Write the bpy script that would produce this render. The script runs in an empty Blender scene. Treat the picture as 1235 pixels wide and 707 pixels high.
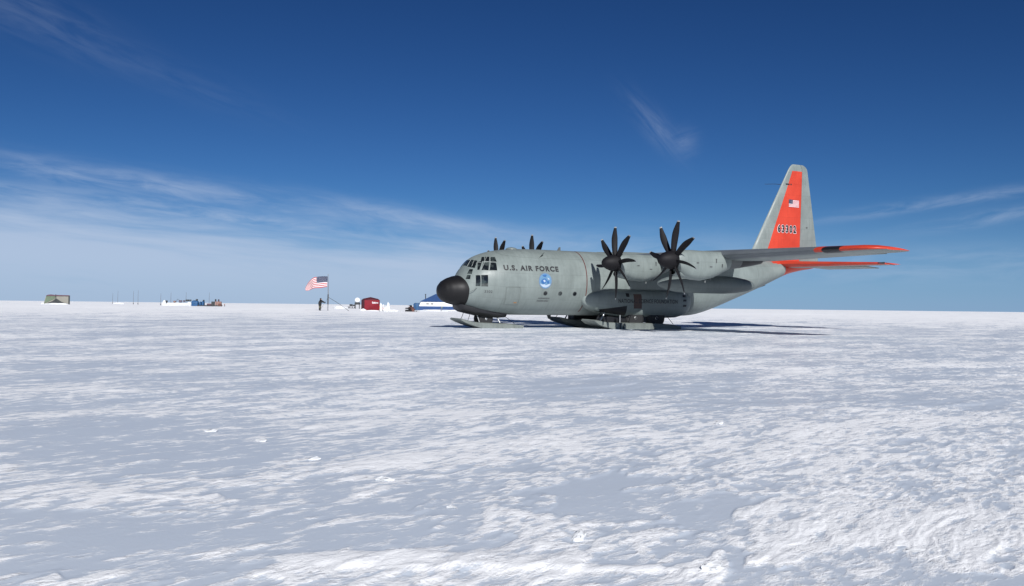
import bpy, bmesh, math, random
import numpy as np
from mathutils import Vector, Matrix
random.seed(7)
S = bpy.context.scene
COL = S.collection
R = math.radians

# ------------------------------------------------------------------ camera, sky, sun, exposure
CAM_H = 1.3
FPX, IMG_W = 1102.6, 1235.0
cam = bpy.data.cameras.new('camera')
cam.sensor_width = 36.0
cam.lens = 36.0 * FPX / IMG_W
cam.clip_start = 0.05
cam.clip_end = 40000
camo = bpy.data.objects.new('camera', cam)
COL.objects.link(camo)
camo.matrix_world = Matrix.Translation((0, 0, CAM_H)) @ Matrix.Rotation(R(90 + 0.83), 4, 'X') @ Matrix.Rotation(R(0.65), 4, 'Z')
S.camera = camo

SUN_DIR = Vector((0.1685, -0.821, 0.545)).normalized()      # towards the sun
SUN_EL = math.asin(SUN_DIR.z)
SUN_AZ = math.atan2(SUN_DIR.x, SUN_DIR.y)
sun = bpy.data.lights.new('sun', 'SUN')
sun.energy = 4.8
sun.angle = R(0.53)
sun.color = (1.0, 0.99, 0.975)
suno = bpy.data.objects.new('sun', sun)
COL.objects.link(suno)
suno.rotation_euler = SUN_DIR.to_track_quat('Z', 'Y').to_euler()

S.view_settings.view_transform = 'Standard'
S.view_settings.look = 'None'
S.view_settings.gamma = 1.0
S.view_settings.use_curve_mapping = False
S.view_settings.exposure = 0.0


class NT:
    """small helper for node trees"""
    def __init__(self, tree):
        self.t = tree
        self.n = tree.nodes
        self.l = tree.links

    def node(self, typ, **kw):
        n = self.n.new(typ)
        for k, v in kw.items():
            setattr(n, k, v)
        return n

    def put(self, sock, v):
        if hasattr(v, 'links') or isinstance(v, bpy.types.NodeSocket):
            self.l.new(v, sock)
        else:
            sock.default_value = v

    def math(self, op, a, b=None, c=None, clamp=False):
        n = self.node('ShaderNodeMath', operation=op, use_clamp=clamp)
        self.put(n.inputs[0], a)
        if b is not None:
            self.put(n.inputs[1], b)
        if c is not None:
            self.put(n.inputs[2], c)
        return n.outputs[0]

    def smooth(self, v, lo, hi, a=0.0, b=1.0):
        n = self.node('ShaderNodeMapRange', interpolation_type='SMOOTHSTEP')
        self.put(n.inputs['Value'], v)
        self.put(n.inputs['From Min'], lo)
        self.put(n.inputs['From Max'], hi)
        self.put(n.inputs['To Min'], a)
        self.put(n.inputs['To Max'], b)
        return n.outputs['Result']

    def comb(self, x, y, z=0.0):
        n = self.node('ShaderNodeCombineXYZ')
        for i, v in enumerate((x, y, z)):
            self.put(n.inputs[i], v)
        return n.outputs[0]

    def noise(self, vec, scale=1.0, detail=5.0, rough=0.55, dist=0.0):
        n = self.node('ShaderNodeTexNoise')
        self.put(n.inputs['Vector'], vec)
        n.inputs['Scale'].default_value = scale
        n.inputs['Detail'].default_value = detail
        n.inputs['Roughness'].default_value = rough
        n.inputs['Distortion'].default_value = dist
        return n.outputs[0]

    def mix(self, f, a, b, blend='MIX'):
        n = self.node('ShaderNodeMix', data_type='RGBA', blend_type=blend)
        self.put(n.inputs[0], f)
        self.put(n.inputs[6], a)
        self.put(n.inputs[7], b)
        return n.outputs[2]


# ---- world: physical sky with thin cirrus in it, laid out by compass direction and height
world = bpy.data.worlds.new('World')
S.world = world
world.use_nodes = True
world.node_tree.nodes.clear()
w = NT(world.node_tree)
sky = w.node('ShaderNodeTexSky', sky_type='NISHITA')
sky.sun_disc = False
sky.sun_elevation = SUN_EL
sky.sun_rotation = SUN_AZ
sky.altitude = 2500
sky.air_density = 1.0
sky.dust_density = 0.35
sky.ozone_density = 2.2
tc = w.node('ShaderNodeTexCoord')
sp = w.node('ShaderNodeSeparateXYZ')
w.l.new(tc.outputs['Generated'], sp.inputs[0])
az = w.math('ARCTAN2', sp.outputs[0], sp.outputs[1])
el = w.math('ARCSINE', sp.outputs[2])


def rotated(az0, el0, ang):
    """sky coordinates turned so that u runs along a streak"""
    c, s = math.cos(ang), math.sin(ang)
    da = w.math('SUBTRACT', az, az0)
    de = w.math('SUBTRACT', el, el0)
    u = w.math('ADD', w.math('MULTIPLY', da, c), w.math('MULTIPLY', de, s))
    v = w.math('SUBTRACT', w.math('MULTIPLY', de, c), w.math('MULTIPLY', da, s))
    return u, v


def gauss(u, v, su, sv):
    q = w.math('ADD', w.math('POWER', w.math('ABSOLUTE', w.math('DIVIDE', u, su)), 2.0),
               w.math('POWER', w.math('ABSOLUTE', w.math('DIVIDE', v, sv)), 2.0))
    return w.math('EXPONENT', w.math('MULTIPLY', q, -1.0))


# big bank of cirrus low on the left
bu, bv = rotated(-0.5, 0.116, -0.082)
warp = w.noise(w.comb(w.math('MULTIPLY', bu, 3.0), w.math('MULTIPLY', bv, 9.0), 3.1), 1.0, 3.0, 0.5)
bvw = w.math('ADD', bv, w.math('MULTIPLY', w.math('SUBTRACT', warp, 0.5), 0.045))
n1 = w.noise(w.comb(w.math('MULTIPLY', bu, 3.2), w.math('MULTIPLY', bvw, 30.0), 0.0), 1.0, 6.0, 0.58, 0.25)
n2 = w.noise(w.comb(w.math('MULTIPLY', bu, 9.0), w.math('MULTIPLY', bvw, 85.0), 5.0), 1.0, 5.0, 0.6, 0.3)
fade_top = w.smooth(bvw, -0.068, 0.022, 1.0, 0.0)
fade_right = w.smooth(bu, 0.40, 0.74, 1.0, 0.0)
streak = w.math('ADD', w.math('MULTIPLY', n1, 0.75), w.math('MULTIPLY', n2, 0.25))
edge = w.math('ADD', streak, w.math('MULTIPLY', w.math('SUBTRACT', fade_top, 0.5), 0.62))
bank = w.math('MULTIPLY', w.smooth(edge, 0.33, 0.78), fade_right)
bank = w.math('MULTIPLY', bank, w.smooth(el, -0.01, 0.05, 0.62, 1.0))
# a thin single streak above the bank
su_, sv_ = rotated(-0.26, 0.106, -0.10)
thin = w.math('MULTIPLY', gauss(su_, sv_, 0.26, 0.011), w.smooth(n1, 0.38, 0.65))
# wisps
wisps = []
for (a0, e0, ang, lu, lv, st, k) in ((0.152, 0.196, -0.82, 0.036, 0.011, 0.20, 1.0), (0.186, 0.178, 0.35, 0.012, 0.012, 0.20, 2.0),
                                     (0.435, 0.107, 0.125, 0.105, 0.0055, 0.33, 3.0), (0.49, 0.092, 0.14, 0.07, 0.007, 0.30, 4.0),
                                     (0.40, 0.045, 0.02, 0.30, 0.016, 0.22, 5.0), (-0.49, 0.272, -0.33, 0.085, 0.022, 0.10, 6.0),
                                     (-0.36, 0.228, -0.30, 0.10, 0.016, 0.04, 8.0), (-0.375, 0.117, -0.108, 0.14, 0.012, 0.40, 9.0), (-0.33, 0.092, -0.085, 0.26, 0.010, 0.42, 10.0), (-0.10, 0.091, -0.15, 0.14, 0.011, 0.38, 11.0), (0.12, 0.058, -0.02, 0.20, 0.022, 0.28, 7.0)):
    u, v = rotated(a0, e0, ang)
    nn = w.noise(w.comb(w.math('MULTIPLY', u, 14.0), w.math('MULTIPLY', v, 75.0), k), 1.0, 5.0, 0.6, 0.5)
    g = w.math('MULTIPLY', gauss(u, v, lu, lv), w.smooth(nn, 0.30, 0.70))
    wisps.append(w.math('MULTIPLY', g, st))
cloud = w.math('MAXIMUM', w.math('MULTIPLY', bank, 0.78), w.math('MULTIPLY', thin, 0.5))
for g in wisps:
    cloud = w.math('ADD', cloud, w.math('MULTIPLY', g, w.math('SUBTRACT', 1.0, cloud)))
cloud = w.math('MULTIPLY', cloud, 1.0, clamp=True)
SKY_K = 0.075
CLOUD_COL = (6.5, 7.75, 10.0, 1)
# thin, dry polar air: deepen the blue of the physical sky channel by channel
sc_ = w.node('ShaderNodeSeparateColor')
w.l.new(sky.outputs[0], sc_.inputs[0])
cc_ = w.node('ShaderNodeCombineColor')
for i, (gm, k) in enumerate(((1.55, 0.106), (1.42, 0.207), (1.36, 0.325))):
    w.l.new(w.math('MULTIPLY', w.math('POWER', sc_.outputs[i], gm), k), cc_.inputs[i])
veil = w.smooth(el, -0.03, 0.12, 0.72, 0.0)        # clear-air haze low down is pale blue
clear = w.mix(veil, cc_.outputs[0], (2.95, 5.0, 8.9, 1))
skyc = w.mix(cloud, clear, CLOUD_COL)
bg = w.node('ShaderNodeBackground')
w.l.new(skyc, bg.inputs['Color'])
bg.inputs['Strength'].default_value = SKY_K
wo = w.node('ShaderNodeOutputWorld')
w.l.new(bg.outputs[0], wo.inputs[0])


# ------------------------------------------------------------------ helpers
def link(o):
    COL.objects.link(o)
    return o


def tag(o, label=None, cat=None, group=None, kind=None):
    for k, v in (('label', label), ('category', cat), ('group', group), ('kind', kind)):
        if v:
            o[k] = v
    return o


def thing(name, label, cat, loc=(0, 0, 0), rz=0.0, group=None):
    o = link(bpy.data.objects.new(name, None))
    o.location = loc
    o.rotation_euler = (0, 0, rz)
    o.empty_display_size = 0.3
    return tag(o, label, cat, group)


class MB:
    """collects shapes and links them as ONE mesh object"""
    def __init__(self, tf=None):
        self.v, self.f, self.m = [], [], []
        self.tf = tf or (lambda p: p)

    def add(self, vs, fs, mat=0):
        b = len(self.v)
        self.v += [tuple(self.tf(p)) for p in vs]
        for i, f in enumerate(fs):
            self.f.append([b + j for j in f])
            self.m.append(mat[i] if isinstance(mat, (list, tuple)) else mat)
        return self

    def box(self, c, s, mat=0, rot=None):
        vs = []
        for k in ((-1, -1, -1), (1, -1, -1), (1, 1, -1), (-1, 1, -1), (-1, -1, 1), (1, -1, 1), (1, 1, 1), (-1, 1, 1)):
            p = Vector((k[0] * s[0] / 2, k[1] * s[1] / 2, k[2] * s[2] / 2))
            if rot is not None:
                p = rot @ p
            vs.append((c[0] + p.x, c[1] + p.y, c[2] + p.z))
        return self.add(vs, [(0, 3, 2, 1), (4, 5, 6, 7), (0, 1, 5, 4), (1, 2, 6, 5), (2, 3, 7, 6), (3, 0, 4, 7)], mat)

    def loft(self, rings, mat=0, caps=True, closed=True, matf=None):
        n = len(rings[0])
        vs = [p for r in rings for p in r]
        fs, ms = [], []
        for i in range(len(rings) - 1):
            for j in range(n if closed else n - 1):
                k = (j + 1) % n
                fs.append((i * n + j, i * n + k, (i + 1) * n + k, (i + 1) * n + j))
                ms.append(matf(i, j) if matf else mat)
        if caps:
            fs.append(tuple(range(n - 1, -1, -1)))
            ms.append(matf(0, 0) if matf else mat)
            fs.append(tuple(range((len(rings) - 1) * n, len(rings) * n)))
            ms.append(matf(len(rings) - 2, 0) if matf else mat)
        return self.add(vs, fs, ms)

    def tube(self, pts, r, n=8, mat=0):
        pts = [Vector(p) for p in pts]
        rs = r if isinstance(r, (list, tuple)) else [r] * len(pts)
        rings = []
        for i, p in enumerate(pts):
            t = (pts[min(i + 1, len(pts) - 1)] - pts[max(i - 1, 0)]).normalized()
            a = t.cross(Vector((0.3, 0.2, 1)) if abs(t.z) < 0.9 else Vector((1, 0.1, 0))).normalized()
            b = t.cross(a)
            rings.append([tuple(p + (a * math.cos(2 * math.pi * k / n) + b * math.sin(2 * math.pi * k / n)) * rs[i]) for k in range(n)])
        return self.loft(rings, mat)

    def rev(self, prof, origin, axis='d', n=24, mat=0, matf=None):
        """body of revolution; prof = [(along, radius)]"""
        rings = []
        for (t, r) in prof:
            ring = []
            for k in range(n):
                a = 2 * math.pi * k / n
                c, s = math.cos(a) * r, math.sin(a) * r
                if axis in ('d', 'x'):
                    ring.append((origin[0] + t, origin[1] + c, origin[2] + s))
                elif axis == 'y':
                    ring.append((origin[0] + c, origin[1] + t, origin[2] + s))
                else:
                    ring.append((origin[0] + c, origin[1] + s, origin[2] + t))
            rings.append(ring)
        return self.loft(rings, mat, matf=matf)

    def build(self, name, mats, parent=None, smooth=35, bevel=0.0):
        me = bpy.data.meshes.new(name)
        me.from_pydata(self.v, [], self.f)
        mats = mats if isinstance(mats, (list, tuple)) else [mats]
        for mt in mats:
            me.materials.append(mt)
        me.polygons.foreach_set('material_index', self.m)
        bm = bmesh.new()
        bm.from_mesh(me)
        bmesh.ops.remove_doubles(bm, verts=bm.verts, dist=1e-5)
        bmesh.ops.recalc_face_normals(bm, faces=bm.faces)
        if bevel:
            es = [e for e in bm.edges if len(e.link_faces) == 2 and e.calc_face_angle(0) > R(30)]
            bmesh.ops.bevel(bm, geom=es, offset=bevel, segments=2, profile=0.7, affect='EDGES')
        bm.to_mesh(me)
        bm.free()
        if smooth:
            me.polygons.foreach_set('use_smooth', [True] * len(me.polygons))
            me.set_sharp_from_angle(angle=R(smooth))
        o = link(bpy.data.objects.new(name, me))
        if parent:
            o.parent = parent
        return o


def mat_plain(name, col, rough=0.6, var=0.12, scale=3.0, metal=0.0, spec=0.5, bump=0.0, bscale=40.0, coords='Object'):
    m = bpy.data.materials.new(name)
    m.use_nodes = True
    t = NT(m.node_tree)
    p = t.n['Principled BSDF']
    tc_ = t.node('ShaderNodeTexCoord')
    nz = t.noise(tc_.outputs[coords], scale, 6.0, 0.6)
    lo = tuple(c * (1 - var) for c in col) + (1,)
    hi = tuple(min(1, c * (1 + var)) for c in col) + (1,)
    t.l.new(t.mix(nz, lo, hi), p.inputs['Base Color'])
    p.inputs['Roughness'].default_value = rough
    p.inputs['Metallic'].default_value = metal
    p.inputs['Specular IOR Level'].default_value = spec
    if bump:
        b = t.node('ShaderNodeBump')
        b.inputs['Strength'].default_value = bump
        b.inputs['Distance'].default_value = 0.02
        t.l.new(t.noise(tc_.outputs[coords], bscale, 4.0, 0.6), b.inputs['Height'])
        t.l.new(b.outputs[0], p.inputs['Normal'])
    return m


def mat_paint(name, col, rough=0.46, seams=True, dirt=0.18):
    """weathered aircraft paint: faint panel seams, rivet-row unevenness, long streaks of grime"""
    m = bpy.data.materials.new(name)
    m.use_nodes = True
    t = NT(m.node_tree)
    p = t.n['Principled BSDF']
    tc_ = t.node('ShaderNodeTexCoord')
    sx = t.node('ShaderNodeSeparateXYZ')
    t.l.new(tc_.outputs['Object'], sx.inputs[0])
    blot = t.noise(tc_.outputs['Object'], 0.9, 7.0, 0.62)
    st = t.noise(t.comb(t.math('MULTIPLY', sx.outputs[0], 5.0), sx.outputs[1], t.math('MULTIPLY', sx.outputs[2], 0.7)), 1.3, 6.0, 0.65)
    f = t.math('ADD', t.math('MULTIPLY', blot, 0.6), t.math('MULTIPLY', st, 0.4))
    a = tuple(c * (1 - dirt) for c in col) + (1,)
    b = tuple(min(1, c * (1 + dirt * 0.55)) for c in col) + (1,)
    c = t.mix(t.smooth(f, 0.3, 0.7), a, b)
    if seams:
        br = t.node('ShaderNodeTexBrick')
        t.put(br.inputs['Vector'], t.comb(sx.outputs[0], t.math('ADD', sx.outputs[2], t.math('MULTIPLY', sx.outputs[1], 0.35)), 0.0))
        br.inputs['Scale'].default_value = 1.0
        br.inputs['Mortar Size'].default_value = 0.010
        br.inputs['Mortar Smooth'].default_value = 0.4
        br.inputs['Brick Width'].default_value = 1.5
        br.inputs['Row Height'].default_value = 0.78
        br.offset = 0.4
        t.put(br.inputs['Color1'], (0.96, 0.96, 0.96, 1))
        t.put(br.inputs['Color2'], (1.03, 1.03, 1.03, 1))
        t.put(br.inputs['Mortar'], (0.80, 0.80, 0.80, 1))
        c = t.mix(1.0, c, t.mix(1.0, c, br.outputs[0], 'MULTIPLY'))
    t.l.new(c, p.inputs['Base Color'])
    t.l.new(t.smooth(blot, 0.3, 0.7, rough - 0.06, rough + 0.16), p.inputs['Roughness'])
    bmp = t.node('ShaderNodeBump')
    bmp.inputs['Strength'].default_value = 0.12
    bmp.inputs['Distance'].default_value = 0.02
    t.l.new(t.noise(tc_.outputs['Object'], 1.7, 3.0, 0.5), bmp.inputs['Height'])
    t.l.new(bmp.outputs[0], p.inputs['Normal'])
    return m


M = {}
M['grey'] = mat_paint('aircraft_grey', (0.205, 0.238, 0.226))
M['grey_shaded_tank'] = mat_paint('tank_grey_shaded', (0.125, 0.148, 0.145))  # aircraft grey darkened to carry the tank's shade under the wing
M['grey_dark'] = mat_paint('exhaust_grey', (0.115, 0.125, 0.125), 0.5)
M['boot'] = mat_paint('leading_edge_metal', (0.13, 0.145, 0.155), 0.38, False)
M['red'] = mat_paint('high_visibility_red', (0.56, 0.050, 0.022), 0.45, True, 0.14)
M['radome'] = mat_plain('radome_rubber', (0.009, 0.0085, 0.009), 0.5, 0.3, 2.0, 0, 0.32)
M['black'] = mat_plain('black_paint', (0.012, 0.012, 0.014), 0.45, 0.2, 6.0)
M['prop'] = mat_plain('propeller_composite', (0.007, 0.0065, 0.008), 0.62, 0.25, 5.0, 0, 0.25)
M['tip'] = mat_plain('blade_tip_paint', (0.26, 0.27, 0.28), 0.5, 0.1, 8.0)
M['rubber'] = mat_plain('tyre_rubber', (0.02, 0.02, 0.021), 0.75, 0.3, 20.0)
M['steel'] = mat_plain('strut_steel', (0.42, 0.43, 0.43), 0.4, 0.15, 12.0, 0.6)
M['ski'] = mat_paint('ski_paint', (0.18, 0.20, 0.185), 0.5, False, 0.3)
M['letter'] = mat_plain('lettering_black', (0.022, 0.023, 0.025), 0.5, 0.2, 9.0)
M['letter_grey'] = mat_plain('lettering_faded', (0.075, 0.08, 0.082), 0.55, 0.25, 9.0)
M['white'] = mat_plain('white_paint', (0.78, 0.79, 0.80), 0.5, 0.06, 5.0)
M['stripe_red'] = mat_plain('stripe_dark_red', (0.11, 0.022, 0.018), 0.5, 0.3, 7.0)
M['seam'] = mat_plain('door_seam', (0.17, 0.19, 0.18), 0.6)
M['frame'] = mat_plain('window_frame_paint', (0.40, 0.43, 0.41), 0.45, 0.1, 6.0)
M['brown'] = mat_plain('panel_brown', (0.085, 0.05, 0.042), 0.6, 0.2, 5.0)


def mat_glass():
    m = bpy.data.materials.new('cockpit_glass')
    m.use_nodes = True
    t = NT(m.node_tree)
    p = t.n['Principled BSDF']
    tc_ = t.node('ShaderNodeTexCoord')
    nz = t.noise(tc_.outputs['Object'], 2.6, 3.0, 0.6)
    t.l.new(t.mix(t.smooth(nz, 0.45, 0.62), (0.008, 0.010, 0.012, 1), (0.050, 0.062, 0.060, 1)), p.inputs['Base Color'])
    p.inputs['Roughness'].default_value = 0.08
    return m


M['glass'] = mat_glass()


# ------------------------------------------------------------------ snow field
def pn(x, y, seed):
    """2-D gradient noise on arrays, about -1..1"""
    xi = np.floor(x).astype(np.int64)
    yi = np.floor(y).astype(np.int64)
    xf = x - xi
    yf = y - yi
    u = xf * xf * xf * (xf * (xf * 6 - 15) + 10)
    v = yf * yf * yf * (yf * (yf * 6 - 15) + 10)

    def g(ix, iy, fx, fy):
        h = (ix * 374761393 + iy * 668265263 + seed * 974634773) & 0xffffffff
        h = ((h ^ (h >> 13)) * 1274126177) & 0xffffffff
        h = h ^ (h >> 16)
        a = (h & 0xffff) * (2 * math.pi / 65536.0)
        return np.cos(a) * fx + np.sin(a) * fy
    n00 = g(xi, yi, xf, yf)
    n10 = g(xi + 1, yi, xf - 1, yf)
    n01 = g(xi, yi + 1, xf, yf - 1)
    n11 = g(xi + 1, yi + 1, xf - 1, yf - 1)
    return ((n00 * (1 - u) + n10 * u) * (1 - v) + (n01 * (1 - u) + n11 * u) * v) * 1.5


def sstep(x, a, b):
    t = np.clip((x - a) / (b - a), 0, 1)
    return t * t * (3 - 2 * t)


WIND = R(48)         # direction the sastrugi run, measured from +X
WC, WS = math.cos(WIND), math.sin(WIND)


def blob(x, y, cx, cy, rx, ry, ang=0.0):
    c, s = math.cos(ang), math.sin(ang)
    u = ((x - cx) * c + (y - cy) * s) / rx
    v = (-(x - cx) * s + (y - cy) * c) / ry
    return np.exp(-(u * u + v * v))


def macro(x, y):
    r = np.hypot(x, y)
    z = 0.40 * sstep(r, 64, 118)
    z = z + 0.10 * pn(x / 60, y / 45, 5) * sstep(r, 70, 140)
    z = z + 0.9 * np.maximum(0, pn(x / 70, y / 150, 8) - 0.05) * sstep(r, 260, 480) * (1 - sstep(r, 1400, 4000))
    z = z + 0.32 * sstep(pn(x / 12, y / 42, 9) + 0.5 * pn(x / 5, y / 20, 10), 0.1, 0.8) * sstep(r, 180, 330) * (1 - sstep(r, 2500, 5000))
    return z


def detail(x, y, dr=0.0):
    """returns height and how rough (wind-carved) the surface is"""
    r = np.hypot(x, y)
    wa = R(54) - R(20) * sstep(r, 8, 30)      # the wind marks swing round farther out
    p = x * np.cos(wa) + y * np.sin(wa)
    q = -x * np.sin(wa) + y * np.cos(wa)

    def aa(wl):      # fade a wavelength the mesh cannot carry
        return np.clip(wl / (2.2 * np.maximum(dr, 1e-6)) - 0.4, 0, 1)
    park = np.exp(-(((x - 8) / 34) ** 2 + ((y - 58) / 13) ** 2))     # worn snow round the aircraft
    wq = q + 0.22 * pn(p / 2.2, q / 1.6, 11) + 0.035 * pn(p / 0.5, q / 0.4, 12)
    wp = p + 0.5 * pn(p / 1.9, q / 1.3, 13)
    # broad swells
    z = 0.034 * pn(p / 11, q / 6, 1) + 0.020 * pn(p / 4.5, q / 2.4, 2)
    z = z * (1 - 0.6 * park) * sstep(r, 1.0, 5.0)
    # where the wind has carved the crust
    bias = 0.55 * blob(x, y, 2.9, 6.6, 2.3, 2.6, 0.5) + 0.30 * blob(x, y, 6.5, 12, 3.5, 3.0) \
        - 0.45 * blob(x, y, -3.2, 8.8, 3.6, 1.9, -0.1) - 0.75 * blob(x, y, 2.0, 4.30, 0.85, 0.38, 0.1) - 0.35 * blob(x, y, -1.4, 5.0, 2.2, 0.8) \
        - 0.34 * blob(x, y, 3.2, 16, 4.5, 2.2) - 0.55 * blob(x, y, 1.0, 6.1, 0.8, 0.9) + 0.25 * blob(x, y, -9, 21, 12, 5) \
        + 0.36 * blob(x, y, -2.5, 6.2, 0.35, 1.0, -0.7) + 0.40 * blob(x, y, -1.0, 7.3, 0.4, 0.9, -0.7) + 0.34 * blob(x, y, 0, 38, 60, 14) + 0.2 * blob(x, y, 1.0, 10.5, 4.0, 2.0)
    k = 0.50 * pn(wp / 2.8, wq / 1.5, 21) + 0.42 * pn(wp / 1.0, wq / 0.52, 22) + 0.40 * pn(wp / 0.42, wq / 0.20, 23) * aa(0.16) + 0.32 * pn(wp / 0.19, wq / 0.085, 24) * aa(0.07) + bias + 0.07 + 0.25 * sstep(r, 8, 16)
    rough = sstep(k, 0.00, 0.20)
    z = z + 0.0045 * sstep(k, -0.04, 0.16) * aa(0.2) + 0.004 * sstep(k, 0.34, 0.50) * aa(0.2) + 0.004 * sstep(k, 0.64, 0.80) * aa(0.2)
    # ridges: small broken scallops, a hand long
    n = pn(wp / 0.34, wq / 0.105, 31)
    ridge = np.maximum(0, 1 - np.abs(n)) ** 2.4
    n2 = pn(wp / 0.15, wq / 0.048, 32)
    ridge2 = np.maximum(0, 1 - np.abs(n2)) ** 2.2
    n3 = pn(wp / 0.62, wq / 0.30, 35)
    crest = 0.36 * ridge * aa(0.12) + 0.34 * ridge2 * aa(0.055) + 0.25 * (0.5 + 0.6 * n3) + 0.30 * pn(wp / 0.07, wq / 0.03, 34) * aa(0.03)
    z = z + rough * (0.0075 * ridge * aa(0.12) + 0.0046 * ridge2 * aa(0.055) + 0.006 * n3 * aa(0.3) + 0.0020 * pn(wp / 0.06, wq / 0.035, 33) * aa(0.035))
    # thin tongues on the smooth crust, in flocks
    flock = sstep(pn(p / 2.6, q / 1.6, 43) + 0.6 * bias, -0.15, 0.45)
    t1 = pn(wp / 0.50, wq / 0.13, 41) + 0.40 * pn(wp / 0.15, wq / 0.05, 44) * aa(0.05)
    tong = sstep(t1, 0.38, 0.72) * flock
    z = z + (1 - rough) * 0.0055 * tong * aa(0.085)
    z = z + (1 - rough) * 0.0016 * pn(wp / 0.8, wq / 0.35, 42) * aa(0.35)
    # bigger drifts farther off, which show as bright bars
    z = z + 0.020 * sstep(pn(wp / 5, wq / 2.4, 51) + 0.45 * pn(wp / 1.8, wq / 0.9, 53), 0.10, 0.36) * sstep(r, 12, 26) * (1 - 0.6 * park)
    z = z + 0.012 * sstep(pn(wp / 1.9, wq / 0.9, 54) + 0.4 * pn(wp / 0.7, wq / 0.35, 55) * aa(0.35), 0.15, 0.36) * sstep(r, 9, 16) * (1 - 0.3 * park)
    z = z + 0.12 * sstep(pn(x / 38, y / 9, 52), 0.15, 0.6) * sstep(r, 85, 150) * (1 - sstep(r, 1500, 4000))
    # the long smooth drift at the front
    dq = blob(x, y, -0.55, 4.62, 0.75, 0.17, 0.05) + 0.6 * blob(x, y, 0.55, 4.55, 0.9, 0.09, 0.02)
    dqn = dq + 0.16 * pn(p / 0.5, q / 0.10, 61) + 0.10 * pn(x / 0.9, y / 0.05, 62)
    z = z + 0.017 * sstep(dqn, 0.22, 0.80)
    rough = rough * np.clip(-0.34 + 1.9 * crest + 0.25 * sstep(r, 10, 25), 0, 1.3)
    rough = np.maximum(rough, 0.62 * sstep(dqn, 0.25, 0.6))
    rough = np.maximum(rough * (1 - 0.3 * park), 0.75 * tong * aa(0.11))
    rough = np.maximum(rough, 0.75 * sstep(r, 45, 130))     # far snow whitened in colour for sunlit drift faces too fine to model
    return z, rough


def ground(x, y):
    a, b = np.array([float(x)]), np.array([float(y)])
    return float(macro(a, b)[0] + detail(a, b, 0.4 if math.hypot(x, y) > 40 else 0.05)[0][0])


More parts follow.
